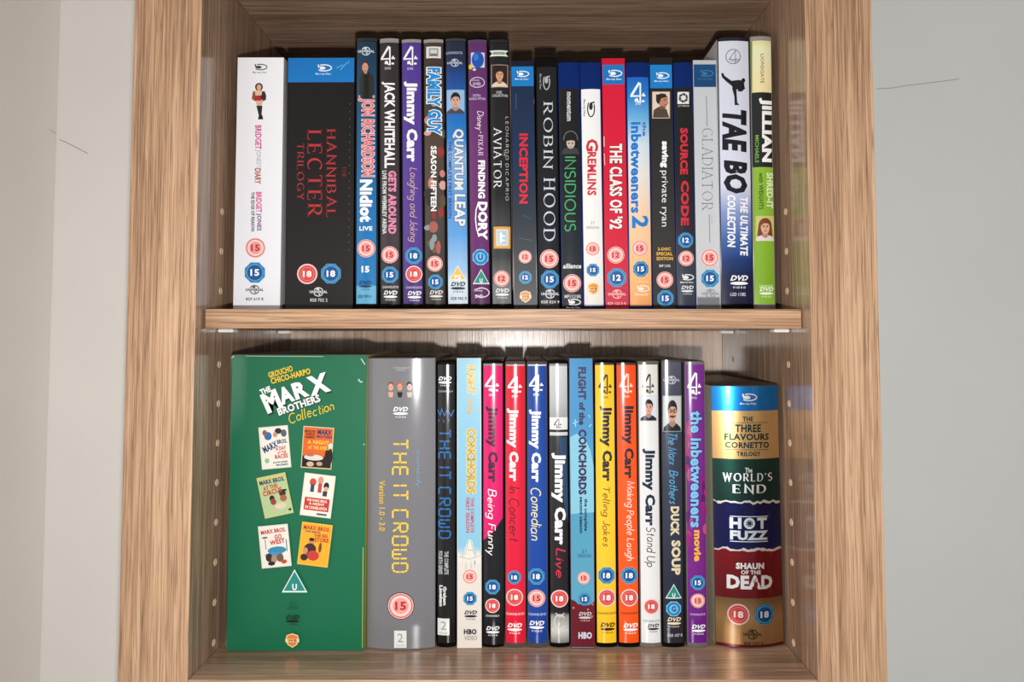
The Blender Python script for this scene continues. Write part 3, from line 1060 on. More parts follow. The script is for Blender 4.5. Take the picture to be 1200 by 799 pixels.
c.art('picture', [(rect(578.6, 598.2, 266, 291.6), (222, 160, 84)), (rect(581.4, 595.8, 269, 288.6), (208, 214, 210)), (rect(584, 593.4, 271.5, 286), (172, 200, 212)), (rect(585.6, 588.4, 273, 285) + rect(588.4, 592, 276, 278) + rect(588.4, 592, 281, 283), (238, 240, 238))])
c.badge('pink', '12', 588, 326.6, 9.4)
c.dvd(588.6, 344, 16, (238, 238, 238))

# blue band slip, dark blue, red capitals
c = up('navy card sleeve with a blue top band and bold scarlet capitals', (598, 626, 71), (602.4, 629.2, 355), 'slip', shell=(10, 30, 52), top_col=(16, 16, 20))
c.grid([(78, (0, 126, 198)), (101, (0, 124, 196)), (101, (8, 44, 74)), (180, (10, 48, 80)), (250, (36, 48, 60)), (300, (52, 56, 62)), (-.0006, (50, 52, 56))], inset=.0004)
c.bluray(611.4, 87, 16.5, WHITE)
c.t('INCEPTION', 608.4, 618.6, 156.5, 238.5, (222, 38, 52), 'x')
c.badge('pink', '12', 615.4, 301, 7.6)
c.badge('oct', '12', 615.6, 325, 7.6)
c.shield(615.8, 347.6, 13.6, (214, 146, 92))
c.art('sleeve_scuff', [(line([(608, 279), (624, 282)], .5) + line([(612, 252), (622, 257)], .4) + line([(604.6, 110), (604.8, 128)], .5) + line([(625.6, 117), (625.8, 122)], .7), (96, 108, 122))])

# black, silver serif
c = up('black case with wide silver serif capitals in two words', (627.4, 653, 67), (630.6, 656.4, 355), 'slip', shell=(14, 14, 17), bulge=.0009, top_col=(12, 12, 14), pmat=M_SLEEVE, rnd=.001)
c.grid([(79, (20, 20, 26)), (160, (18, 18, 24)), (290, (26, 30, 40)), (-.0006, (26, 32, 44))], inset=.0008)
c.bluray(640, 96, 19, (176, 178, 184), ang=90)
c.t('ROBIN', 635.6, 649, 119.5, 198.5, (202, 208, 218), 'serif', weight=.14)
c.t('HOOD', 637, 650.6, 208.5, 283, (202, 210, 224), 'serif', weight=.14)
c.badge('pink', '15', 643.6, 303.4, 11)
c.badge('oct', '15', 644.4, 327.4, 10.8)
c.globe(644.6, 344.4, 21, (224, 226, 230))
c.t('828 024 9', 634, 655.4, 352, 355.6, (210, 204, 190), rot=False)

# black, green capitals
c = up('black case with thin mint green capitals under a pale child face', (653.8, 678.6, 72), (658.4, 683.2, 355), 'bd')
c.grid([(104, (14, 14, 16)), (200, (18, 19, 22)), (290, (36, 42, 50)), (320, (44, 48, 54)), (-.003, (48, 50, 52))], inset=c.w * .03)
c.t('momentum', 664, 669.6, 108.5, 142.5, (206, 206, 208), 'x')
x = 668
c.art('portrait', [([[(x - 10, 181), (x - 8, 175), (x - 3, 173), (x + 5, 173), (x + 9, 175), (x + 11, 181)]], (62, 62, 66)), (ring(x + .6, 163, 8, .8, ry=8.6, a0=170, a1=370), (120, 124, 128)), (disc(x + .6, 164, 7.2, 8.4), (16, 16, 18)),
                   (disc(x + .6, 168, 5, 6.8), (196, 176, 160)), ([[(x - 6, 158), (x + 7, 158), (x + 7, 166), (x + 1, 165), (x - 5, 166)]], (20, 20, 22)),
                   (rect(x - 2.6, x - .4, 168, 169.2) + rect(x + 1.6, x + 3.8, 168, 169.2) + rect(x - .8, x + 2, 172.4, 173), (48, 30, 28))])
c.t('INSIDIOUS', 660.6, 675.6, 184, 271.5, (70, 168, 112), 'thin', weight=.115)
c.t('alliance', 659.6, 681, 309, 314.8, (222, 224, 224), 'x', rot=False, slant=.2)
c.badge('pink', '15', 670.4, 332, 10.6)
c.t('MP1121BR', 661.4, 681, 345.4, 349.4, (206, 206, 206), rot=False)
c.bluray(671.6, 354.4, 17, WHITE)

# white, red capitals
c = up('narrow white case with red capitals under a dark blue top', (679.2, 703.8, 72), (683.6, 708.4, 355), 'bd')
c.grid([(105, (240, 240, 240)), (250, (238, 236, 234)), (-.003, (232, 228, 222))], inset=c.w * .05)
c.bluray(692, 127, 21, (40, 42, 46), ang=90)
c.t('G', 686.6, 700.8, 163.5, 178, (206, 48, 58), 'x')
c.t('REMLINS', 688, 698.6, 178.5, 229.5, (206, 48, 58), 'x')
c.t('21', 691.8, 696, 259.4, 262.8, (130, 130, 130), 'r', rot=False)
c.t('VERSION', 686.4, 701.4, 265.4, 268.6, (130, 130, 130), 'r', rot=False)
c.badge('pink', '15', 694.4, 291.8, 8)
c.badge('oct', '15', 694.6, 316.6, 7.6)
c.shield(695, 338.4, 14)

# red slip
c = up('bright red card sleeve with a blue top band and white capitals', (705, 732, 68), (709.6, 736.6, 355), 'slip', shell=(206, 24, 54), top_col=(20, 20, 24))
c.grid([(76, (0, 120, 194)), (99, (0, 116, 190)), (99, (214, 24, 58)), (250, (210, 26, 58)), (-.0006, (198, 24, 54))], inset=.0004)
c.bluray(719.4, 86.4, 18.5, WHITE)
c.t("THE CLASS OF '92", 714, 729.6, 168.5, 268.5, (250, 236, 232), 'x', out=(140, 14, 32))
c.badge('pink', '12', 721.6, 298.8, 10)
c.badge('oct', '12', 722.8, 325.4, 11.2)
c.globe(723, 344.6, 21, (238, 190, 196))
c.t('829 122 5 R', 712, 734, 354, 357, (236, 180, 188), rot=False)
c.art('sleeve_scuff', [(line([(707.6, 160), (708, 172)], 1.0) + line([(708, 180), (708.6, 194)], .8), (240, 200, 206))])

# gradient blue to peach
c = up('case fading from blue to peach with blue lower case lettering', (733, 760.6, 68), (737, 764.8, 355), 'bd')
c.grid([(91, (0, 96, 188)), (112, (20, 124, 206)), (140, (110, 176, 222)), (170, (206, 222, 232)), (205, (226, 222, 216)), (250, (240, 204, 170)), (320, (246, 184, 122)), (-.003, (232, 160, 96))], inset=c.w * .05)
c.four(747.4, 110, 18, 25, WHITE)
c.t('DVD', 744.6, 750.6, 121, 123.6, (226, 238, 246), rot=False)
c.t('the', 752.6, 757, 143, 160, (0, 124, 204), 'x')
c.t('inbetweeners', 739, 751, 143.5, 250, (0, 116, 200), 'x')
c.t('2', 740.4, 759.6, 253, 267.6, (0, 124, 204), 'x')
c.badge('pink', '15', 749.6, 291.2, 9.2)
c.badge('oct', '15', 750.6, 315.4, 9.4)
c.bluray(752, 338.6, 17, (252, 236, 220))
c.art('small_lettering', [(line([(744, 330), (759, 330.4)], .8) + line([(744, 346), (759, 346.4)], .8), (250, 214, 176))])

# charcoal with portrait
c = up('charcoal card sleeve with a blue top band and a man in profile', (761, 787.4, 67), (765.2, 792.8, 355), 'slip', shell=(36, 34, 34), top_col=(18, 17, 18))
c.grid([(76, (0, 130, 204)), (103.4, (0, 126, 200)), (103.4, (38, 36, 36)), (200, (46, 44, 44)), (300, (52, 49, 49)), (-.0006, (44, 42, 43))], inset=.0004)
c.bluray(775, 89, 17.5, WHITE)
x = 775.6
c.art('portrait', [(rect(764.2, 785, 107.4, 138.8), (206, 182, 166)), (rect(765, 784.2, 108.2, 138), (226, 204, 190)),
                   ([[(765, 138), (766, 129), (772, 125), (781, 128), (784.2, 138)]], (84, 68, 58)), (disc(x, 116.5, 7, 7), (58, 44, 38)), (disc(x + 1.6, 119, 5.4, 7.4), (186, 132, 106)),
                   ([[(x + 5, 117), (x + 8.2, 121), (x + 5.4, 123)]], (186, 132, 106)), ([[(x - 7, 111), (x + 4, 110), (x + 6, 113.6), (x - 1, 115.4), (x - 3, 121), (x - 6.6, 119)]], (52, 38, 32)),
                   ([[(x - 2, 124), (x + 5, 125), (x + 3, 128), (x - 3, 127.4)]], (120, 86, 70)), (rect(x + 2, x + 5, 116.6, 117.6) + rect(x + 2.8, x + 5.8, 122.4, 123), (60, 36, 30))])
c.t('saving', 773.4, 783, 165.5, 196.5, WHITE, 'xx')
c.t('private ryan', 773, 782.6, 200, 265.5, (232, 232, 232), 'r')
c.t('2-DISC', 770.6, 786, 290, 293.6, (226, 178, 74), rot=False, style='x')
c.t('SPECIAL', 769, 788, 295.4, 299.4, (226, 178, 74), rot=False, style='x')
c.t('EDITION', 769.4, 788.6, 301, 305, (226, 178, 74), rot=False, style='x')
c.t('BSP 2102', 772.4, 785.4, 310, 313, (214, 214, 212), rot=False)
c.badge('pink', '15', 779, 328, 9.8)
c.badge('oct', '15', 779.6, 349.6, 9.8)

# black and red square letters
c = up('black case with square red capitals under a small white square emblem', (788.6, 811.6, 71), (793.4, 816, 355), 'bd')
c.grid([(103, (24, 22, 24)), (200, (28, 24, 26)), (270, (44, 40, 50)), (330, (60, 66, 80)), (-.003, (52, 58, 74))], inset=c.w * .04)
c.art('studio_logo', [(rect(793.6, 807, 108.4, 122.4), (232, 232, 232)), (disc(800.3, 115.4, 5.6, n=10), (40, 38, 40)), (disc(800.3, 115.4, 2.8), (226, 226, 226))] + [(sum([line([(800.3 + 5.4 * cos(a), 115.4 + 5.4 * sin(a)), (800.3 + 2.6 * cos(a + .9), 115.4 + 2.6 * sin(a + .9))], .6) for a in [k * pi / 3 for k in range(6)]], []), (200, 200, 200))])
c.t('OPTIMUM', 794, 807, 123.6, 126, (170, 168, 170), rot=False)
c.t('SOURCE', 796.4, 805.6, 150.5, 205, (204, 44, 62), 'xx')
c.t('CODE', 797.4, 806.8, 212, 264.5, (204, 44, 62), 'xx')
c.badge('oct', '12', 803, 281.8, 9)
c.badge('pink', '12', 803.6, 303, 9)
c.bluray(804.4, 325.4, 16, WHITE)
c.art('small_lettering', [(line([(798, 330.6), (812, 331)], .5), (190, 190, 196))])
c.dvd(805, 340, 14.5, (226, 228, 234))

# grey slip
c = up('pale grey card sleeve with thin spaced dark capitals and a navy top band', (812, 839.2, 70), (816.4, 844.2, 355), 'slip', shell=(196, 200, 206), top_col=(30, 32, 36), side_cols=((60, 64, 72), (170, 174, 180)))
c.grid([(75.5, (14, 76, 124)), (102, (16, 70, 116)), (102, (196, 201, 206)), (300, (200, 202, 206)), (347, (196, 198, 202)), (349, (120, 122, 128)), (-.0006, (116, 118, 124))], inset=.0004)
c.bluray(826.6, 86.4, 18, (60, 120, 164))
c.art('small_lettering', [(line([(827.6, 113), (828.6, 148)], .7) + line([(831, 251), (831.8, 284)], .7) + line([(834, 252), (834, 262)], .3), (110, 112, 118))])
c.t('GLADIATOR', 822.6, 836, 150.5, 247, (112, 114, 120), 'serif', weight=.085)
c.badge('pink', '15', 831.6, 302, 10.4)
c.badge('oct', '15', 832, 326.2, 10.6)
c.globe(832.6, 344, 21, (140, 142, 148))

# white to navy, big
c = up('broad white to navy case with a black kicking figure and slanted black capitals', (839.8, 878, 40), (845.4, 882.4, 355), 'dvd', Y=0.041, bulge=.0016, shell=(20, 24, 36),
       side_cols=((214, 216, 222), (20, 24, 36)))
cap(c, 45, 49, (30, 34, 48))
c.grid([(49, (214, 218, 230)), (120, (212, 216, 232)), (215, (216, 220, 236)), (250, (130, 150, 200)), (280, (66, 100, 168)), (305, (30, 58, 116)), (325, (22, 36, 72)), (-.0045, (16, 28, 56))], inset=c.w * .03)
c.art('studio_logo', [(ring(858.4, 67.4, 8.4, .7) + line([(853.6, 71), (861, 60), (861, 76)], .8) + line([(853.6, 71), (866, 71)], .8) + line([(855, 73), (864, 73)], .5), (60, 62, 70))])
c.art('picture', [([[(844.8, 86.4), (847, 86), (848.4, 89.6), (854, 94), (859, 97.4), (857, 102), (850, 96), (845.6, 91)]] + [[(857, 95.6), (866, 94.6), (871, 96.4), (872, 103), (868, 106.6), (861, 105.6), (856, 101)]]
                   + [[(857, 101), (862, 104), (862.4, 112), (863, 121), (865.6, 124), (860, 124.2), (859.6, 114), (857.4, 106)]] + disc(870.4, 95, 2.4, 2.6) + line([(869, 99), (871.6, 104), (868, 107.4), (863.6, 107)], 1.8)
                   + [[(866, 96), (869.6, 95), (870, 99), (866, 99)]], (24, 26, 34))])
c.t('TAE', 846, 874.4, 129.5, 179, (20, 22, 36), 'xx', slant=.16)
c.t('BO', 847.4, 875.4, 188, 227.4, (20, 22, 36), 'xx', slant=.16)
c.t('THE ULTIMATE', 866.4, 875.8, 231.4, 300, WHITE, 'x', slant=.12)
c.t('COLLECTION', 851.6, 861, 228.8, 290, WHITE, 'x', slant=.12)
c.dvd(865.4, 330.4, 21, WHITE)
c.t('LGD 11382', 855, 873, 343, 347, (206, 212, 226), rot=False)

# green, rightmost
c = up('lime green case with a cream top and white capitals on a black block', (878.8, 903.6, 41.5), (883.2, 908.4, 355), 'dvd', shell=(150, 142, 140), top_col=(120, 112, 110), Y=.0435, h=.1895)
cap(c, 44, 48.6, (158, 150, 148))
c.grid([(48.6, (226, 226, 160)), (58, (238, 238, 196)), (100, (242, 226, 172)), (109, (240, 226, 176)), (109, (38, 42, 40)), (196.4, (40, 42, 42)), (196.4, (140, 186, 60)), (250, (136, 180, 58)), (330, (128, 174, 48)), (-.0045, (138, 184, 60))], inset=c.w * .03)
c.art('picture', [(rect(879, 881.2, 49, 110), (120, 156, 64))])
c.t('LIONSGATE', 890.4, 894.4, 64.5, 98.5, (76, 76, 66), 'r')
c.t('JILLIAN', 888.6, 904, 115.5, 190.5, WHITE, 'xx')
c.t('MICHAELS', 884.4, 888.4, 159, 191, (120, 180, 70), 'b')
c.t('SHRED-IT', 897.4, 905.6, 202.6, 244.4, (224, 240, 190), 'x')
c.t('with WEIGHTS', 888.4, 893.6, 203, 246, (60, 84, 30), 'b')
c.portrait(885, 906.6, 253.4, 282.6, (204, 196, 120), (120, 70, 44), (222, 170, 144), (224, 214, 210), long_hair=True)
c.dvd(897.4, 342.6, 16.5, (236, 246, 222))
c.t('LIONSGATE', 889, 905, 334, 337, (210, 232, 170), rot=False)

# ================================================================== lower row
def lo(label, top, bot, kind, **kw):
    a = dict(Y=0.0462, bulge=0.0016, base=FLOOR_Z)
    name = 'dvd_case'
    if kind == 'dvd':
        a.update(h=H_DVD)
    else:
        a.update(bulge=0.0, shell_name='card_sleeve', rnd=0.0004, Y=0.044)  # boxes and sleeves here get a dark top_col: top shade put into the colour
        name = 'sleeved_case'
    a.update(kw)
    return Case(name, label, LO, top, bot, **a)


# green box
c = lo('big green card box with six small tilted film posters on its front', (271.6, 430, 415), (265.4, 427, 761), 'box', Y=0.040, shell=(0, 112, 78), shell_name='card_box', top_col=(74, 68, 60),  # brown top_col paints the shade on the unlit top
       side_cols=((196, 206, 190), (214, 186, 60)), rnd=.0008)
c.root.name = 'box_set'
c.grid([(416, (0, 108, 75)), (560, (0, 110, 77)), (-.0006, (0, 107, 75))], inset=.0006)
YEL = (238, 206, 60)
c.ta('GROUCHO', 328.8, 435.6, 29.4, 7.2, -17, YEL, 'x', out=((60, 50, 10), .5, .7))
c.ta('CHICO-HARPO', 340.6, 440.6, 48, 7.2, -15, YEL, 'x', out=((60, 50, 10), .5, .7))
c.ta('THE', 311.2, 457.6, 13, 7, -22, WHITE, 'xx')
for ch, cx, cy, wd, hg, an in (('M', 318.4, 470, 20, 24, -24), ('A', 335, 462.6, 17, 20, -20), ('R', 352, 456.6, 17, 20, -19), ('X', 373.4, 450, 25, 23, -16)):
    c.ta(ch, cx, cy, wd, hg, an, WHITE, 'xx', out=((20, 50, 40), 1.2, 1.4))
c.ta('BROTHERS', 350.4, 474.4, 52, 9, -19, WHITE, 'x', out=((20, 50, 40), .6, .8))
c.ta('Collection', 364.8, 482.6, 55, 13, -17, YEL, 'script', slant=.2, weight=.10)


def poster(c, cx, cy, w, h, ang, bg, lines, figs, border=(226, 222, 206)):
    """a small printed sheet: ground, lines of words, plain patches of figures"""
    F = frame(cx, cy, w, h, ang)
    P = lambda polys: [[F(u, v) for u, v in q] for q in polys]
    R = lambda u0, u1, v0, v1: P([[(u0, v0), (u1, v0), (u1, v1), (u0, v1)]])
    ly = [(R(-.5, .5, -.5, .5), border), (R(-.47, .47, -.475, .475), bg)]
    for kind, u, v, su, sv, col in figs:
        if kind == 'd':
            ly.append((P(disc(u, v, su, sv, n=12)), col))
        else:
            ly.append((R(u - su, u + su, v - sv, v + sv), col))
    for txt, u, v, su, sv, col, da in lines:
        x, y = F(u, v)
        ly.append((text_polys(txt, frame(x, y, su * w, sv * h, ang + da), style='x'), col))
    c.art('poster_print', ly)


CR, NV, RD = (238, 234, 222), (30, 60, 110), (204, 60, 48)
poster(c, 322.4, 524, 34.6, 49.5, -5, CR, [('MARX', -.16, .02, .52, .16, NV, -22), ('BROS.', .26, .13, .34, .10, NV, -4), ('A DAY', .2, -.03, .36, .09, RD, -3), ('AT THE', .22, -.13, .30, .06, RD, -3), ('RACES', .2, -.22, .44, .10, RD, -3), ('ALLAN JONES', .14, -.36, .5, .05, NV, 0), ('MAUREEN', .2, -.42, .4, .04, NV, 0)],
       [('d', -.2, .28, .13, .10, (44, 110, 180)), ('d', -.3, .36, .08, .07, (150, 90, 70)), ('d', .16, .38, .12, .07, (46, 40, 50)), ('d', .34, .32, .1, .09, (90, 96, 110)), ('d', .05, .30, .08, .06, (200, 150, 120)), ('d', -.3, -.30, .08, .06, (150, 190, 140))])
poster(c, 372.4, 524.3, 36, 49, 4, (226, 104, 44), [('GROUCHO', -.28, .38, .36, .06, (60, 30, 30), 0), ('CHICO', -.26, .31, .3, .06, (60, 30, 30), 0), ('HARPO', -.26, .24, .3, .06, (60, 30, 30), 0), ('MARX', .2, .38, .46, .12, NV, 0), ('BROTHERS', .2, .27, .5, .06, NV, 0), ('A NIGHT', .02, .13, .7, .10, (242, 200, 70), 0), ('AT THE OPERA', .05, .0, .7, .09, (242, 200, 70), 0)],
       [('r', 0, -.34, .47, .13, (36, 30, 30)), ('d', -.1, -.24, .32, .07, (226, 220, 208)), ('d', -.22, -.17, .14, .05, (190, 110, 80)), ('d', .38, -.2, .13, .24, (40, 26, 26)), ('d', -.2, -.40, .12, .06, (214, 180, 150)), ('d', .1, -.38, .1, .05, (200, 160, 130)), ('d', .42, .06, .08, .07, (226, 220, 210))], border=(206, 200, 150))
poster(c, 323, 580, 34.4, 48.5, -12, (182, 204, 150), [('MARX BROS.', .0, .36, .86, .11, NV, 0), ('AT THE', -.1, .22, .5, .10, RD, -4), ('CIRCUS', -.06, .10, .66, .12, RD, -4)],
       [('r', 0, .42, .47, .05, (206, 200, 120)), ('d', -.12, -.06, .09, .08, (40, 36, 40)), ('d', .26, .02, .12, .08, (60, 50, 50)), ('d', .28, .08, .16, .03, (40, 36, 38)), ('d', -.1, -.14, .1, .08, (150, 70, 60)), ('d', .26, -.1, .12, .08, (170, 100, 80)), ('d', .12, -.27, .2, .08, (226, 206, 180)), ('d', -.14, -.32, .08, .05, (206, 190, 160)), ('d', .4, -.4, .05, .03, (50, 40, 40))], border=(206, 200, 130))
poster(c, 373, 580, 36.6, 50, 7, CR, [('THE MARX BROS.', .0, -.12, .66, .06, (246, 236, 220), 0), ('A NIGHT', .0, -.20, .5, .06, (246, 236, 220), 0), ('IN CASABLANCA', .0, -.29, .7, .07, (246, 236, 220), 0)],
       [('r', 0, -.21, .4, .15, (204, 60, 50)), ('d', -.2, .3, .11, .09, (206, 80, 60)), ('d', .04, .36, .09, .09, (222, 150, 120)), ('d', .24, .24, .09, .09, (40, 36, 42)), ('d', .24, .17, .07, .06, (220, 170, 140)), ('r', -.2, .16, .06, .09, (60, 70, 100)), ('r', .04, .18, .06, .11, (200, 70, 80)), ('r', .22, .06, .07, .06, (56, 60, 80)), ('r', .2, -.43, .16, .02, (80, 80, 80))])
poster(c, 323, 639, 35, 49.5, -5.5, CR, [('MARX BROS.', .0, .36, .84, .10, RD, -3), ('GO', .14, .22, .24, .11, RD, -6), ('WEST', .1, .10, .5, .11, RD, -6)],
       [('d', .06, -.10, .32, .09, (60, 140, 180)), ('d', -.06, -.20, .3, .06, (80, 150, 186)), ('d', -.22, -.26, .12, .10, (60, 44, 40)), ('d', .14, -.28, .12, .10, (120, 90, 70)), ('d', -.06, -.30, .1, .09, (170, 140, 116)), ('d', -.16, -.40, .12, .05, (40, 36, 38)), ('d', .26, -.38, .1, .05, (200, 80, 60)), ('r', -.3, .06, .01, .12, (90, 90, 90)), ('r', .4, .0, .015, .14, (70, 120, 160)), ('d', -.3, .22, .1, .02, (90, 90, 90))])
poster(c, 370, 637, 36, 50, 7, (238, 176, 52), [('MARX BROS.', .0, .38, .86, .10, RD, 0), ('TONY MARTIN', -.12, .29, .5, .04, NV, 0), ('THE BIG', .16, .22, .44, .08, RD, -4), ('STORE', .2, .12, .46, .10, RD, -4)],
       [('d', -.12, .05, .09, .08, (206, 140, 100)), ('d', -.12, .11, .09, .04, (46, 36, 34)), ('d', -.14, -.12, .2, .14, (70, 46, 44)), ('d', -.02, -.26, .2, .12, (206, 64, 60)), ('d', -.3, -.32, .12, .08, (60, 44, 44)), ('d', .18, -.06, .05, .12, (120, 70, 40)), ('d', -.28, -.16, .08, .07, (206, 146, 110))], border=(238, 190, 80))
c.badge('U', 'U', 346.4, 681, 15)
c.t('21', 341, 347, 703, 707, (0, 74, 56), 'r', rot=False)
c.t('VERSION', 337, 351, 709, 713, (0, 74, 56), 'r', rot=False)
c.dvd(344, 725, 15.5, (14, 26, 24))
c.shield(343.8, 748.6, 16, (226, 130, 60))
c.art('worn_edge', [(line([(272.4, 418), (268.4, 600), (266.4, 757)], .9) + line([(270.6, 421), (276, 417)], 1.2) + line([(424, 420), (429.4, 428)], 1.0) + line([(290, 417), (380, 417.6)], .5), (206, 222, 208)),
                     (line([(426.6, 640), (425.8, 757)], 1.1), (206, 190, 90)), (disc(424, 447, 2.2, 1.0) + disc(421.6, 445, 1.2, 1.4) + disc(427.6, 520, .8, 1.2), (170, 206, 188))])

# grey box
c = lo('thick grey card box with yellow dashed digital lettering', (430.8, 511, 418.5), (430.4, 509.4, 759), 'box', shell=(112, 112, 116), shell_name='card_box', top_col=(70, 66, 64), pmat=M_GLOSS, bulge=.0034, rnd=.0008, Y=.0445, smat=M_CARD,
       side_cols=((206, 180, 70), (90, 90, 94)))
c.root.name = 'box_set'
c.grid([(420, (128, 128, 132)), (560, (124, 124, 128)), (-.0008, (120, 120, 124))], inset=.0006)
c.t('CHANNEL4', 461.6, 480, 429.6, 431.8, (176, 176, 178), rot=False)
c.t('VIDEO', 465, 476, 432.4, 434.4, (176, 176, 178), rot=False)
for x, hr, sk, sh in ((459, (150, 84, 60), (232, 178, 150), (226, 170, 150)), (469.6, (190, 110, 80), (232, 160, 130), (44, 34, 38)), (480.8, (40, 32, 34), (226, 190, 176), (214, 190, 180))):
    c.art('portrait', [(disc(x, 450.6, 3.4, 4), hr), (disc(x, 453.2, 2.8, 4), sk), ([[(x - 3, 459), (x + 3, 459), (x + 2.2, 465), (x - 2.2, 465)]], sh), (rect(x - 1.6, x - .5, 452.6, 453.3) + rect(x + .5, x + 1.6, 452.6, 453.3) + rect(x - .9, x + .9, 455.4, 455.9), (90, 50, 44))])
c.dvd(470.4, 482.4, 17.5, WHITE)
c.t('THE IT CROWD', 460.2, 479.6, 514, 669, (236, 200, 84), 'lcd', weight=.14)
c.t('comedy', 487.4, 494.4, 527, 570, (128, 160, 196), 'script', slant=.2, weight=.10)
c.t('Version 1.0 - 3.0', 445, 452.4, 562, 620.6, (226, 186, 70), 'b')
c.art('rating_badge', [(disc(470.6, 707.4, 15.8), (66, 40, 44))])
c.badge('pink', '15', 470.6, 707.4, 15)
c.two(463, 477.4, 736, 756)

# black, fourth
c = lo('black case with blue dashed digital lettering beside the grey box', (511.4, 534.2, 425), (512, 534.4, 755), 'dvd')
c.grid([(427, (26, 28, 32)), (560, (24, 26, 30)), (752, (22, 23, 26))], inset=c.w * .05)
c.dvd(521.6, 446.6, 15.5, WHITE)
c.t('CHANNEL4', 514, 530.6, 457, 459.4, (170, 172, 176), rot=False)
c.art('picture', [(line([(513, 480), (516, 486), (518, 479), (521, 487), (524, 480)], 1) + line([(525, 481), (529, 487), (532, 480)], 1.1) + line([(514, 491), (514.6, 494)], .7) + line([(520, 491), (520.4, 495)], .7) + line([(526, 490), (526.4, 494)], .7), (70, 130, 190))])
c.t('THE IT CROWD', 513.8, 528.8, 503, 630.6, (40, 112, 180), 'lcd', weight=.14)
c.t('THE COMPLETE', 521, 525.8, 645, 672, (196, 198, 200), 'b')
c.t('FOURTH SERIES', 514, 518.8, 645, 672, (196, 198, 200), 'b')
c.t('Graham', 519.6, 523.6, 686, 708, (226, 226, 226), 'xx', name='small_lettering')
c.t('Linehan', 515, 519.2, 684.8, 709.4, (226, 226, 226), 'xx', name='small_lettering')
c.two(513, 527, 723.4, 743)

# light blue to cream slip
c = lo('pale blue card sleeve with a cream lower half and ochre lettering', (535.4, 563.8, 419), (535.8, 564.4, 759), 'slip', shell=(222, 214, 204), top_col=(64, 60, 58), side_cols=((170, 200, 214), (170, 200, 214)), pmat=M_GLOSS)
c.grid([(420, (150, 202, 222)), (520, (146, 200, 226)), (640, (140, 198, 224)), (655, (226, 220, 212)), (-.0006, (226, 218, 208))], inset=.0004)
c.art('picture', [([[(536.4, 660), (536.4, 645), (543, 656)], [(543, 660), (545, 642), (549, 632), (553, 633), (556, 645), (557, 660)], [(556, 660), (560, 644), (563.6, 652), (563.6, 660)]], (230, 226, 218)),
                  (line([(545, 650), (549, 634), (552, 634), (556, 650)], .5) + line([(538, 652), (550, 655), (562, 651)], .5) + line([(546, 657), (546, 668)], .4) + line([(552, 657), (552, 666)], .4) + line([(556, 656), (556, 664)], .4) + line([(548, 644), (554, 645)], .6), (150, 150, 146))])
c.t('FLIGHT', 547.4, 556.6, 428, 462, (214, 186, 110), 'xx', out=(236, 222, 170))
c.t('of the', 547.8, 554, 466, 485, (226, 178, 92), 'x')
c.t('CONCHORDS', 546.6, 557.6, 502, 578, (206, 172, 84), 'xx', out=(240, 226, 170))
c.t('THE COMPLETE', 551.4, 555.6, 583, 624, (198, 92, 104), 'x')
c.t('FIRST SEASON', 546, 550.2, 583, 624, (198, 92, 104), 'x')
c.badge('pink', '15', 550.6, 675.4, 8.4)
c.badge('oct', '15', 550.8, 701, 8)
c.dvd(551.6, 720.4, 15, (44, 44, 46))
c.t('HBO', 543.6, 558.6, 736.6, 743, (44, 44, 46), 'xx', rot=False, name='studio_logo')
c.t('VIDEO', 544, 559, 744.6, 749.6, (120, 120, 120), 'r', rot=False, name='studio_logo')


def carr(label, top, bot, cols, ly, ttl, tc, ts, script, scol, sy, sx, four, fcol, cap_col=(150, 140, 136), shell=(18, 18, 20), yt=428.5):
    c = lo(label, top, bot, 'dvd', shell=shell)
    cap(c, yt - 2.6, yt, cap_col)
    c.grid(cols, inset=c.w * .05)
    if ly:
        c.art('picture', ly)
    if four:
        c.four(*four, fcol)
        c.t('DVD', four[0] - 3.4, four[0] + 3.4, four[1] + four[3] * .56, four[1] + four[3] * .56 + 2.6, fcol, rot=False)
    c.t('Jimmy Carr', tc[0] - 2.2, *tc[1:], ttl, 'xx')
    c.t(script, *sx, *sy, scol, 'script', slant=.18, weight=.105)
    return c


c = carr('magenta case turning black below with white brush script', (565, 590.4, 425), (565.2, 590.6, 755), [(428.5, (222, 0, 108)), (560, (226, 0, 112)), (752, (214, 10, 104))],
         [([[(563, 636), (578, 622), (591, 604), (592, 754), (563, 754)]], (28, 26, 32))],
         (66, 34, 62), (571.4, 583.4, 475.5, 565), 'x', 'Being Funny', WHITE, (572, 650), (568.6, 582), (576.6, 449.5, 17, 21), WHITE)
c.badge('oct', '18', 577.4, 686.6, 8.8)
c.badge('red', '18', 577.2, 708.4, 8.6)
c.t('CHANNEL4', 569.4, 585, 719, 721.4, (206, 206, 208), rot=False)
c.dvd(577.6, 738, 15.5, WHITE)

c = carr('glossy scarlet case with white lettering and a thin dark script', (592, 615.8, 425), (592, 616.4, 755), [(428.5, (222, 16, 52)), (600, (226, 28, 62)), (752, (222, 26, 60))], None,
         WHITE, (596, 607.6, 478, 563.5), 'x', 'In Concert', (110, 24, 40), (569, 634), (596, 609), (603.4, 451, 17, 21), WHITE, cap_col=(206, 180, 176), shell=(92, 80, 76), yt=429.5)
c.badge('oct', '18', 602.6, 675.4, 8)
c.badge('red', '18', 603, 698.6, 10)
c.t('CHANNEL4DVD', 593, 614.4, 716.6, 719.6, (246, 190, 196), rot=False)
c.dvd(603.2, 735, 17, WHITE)

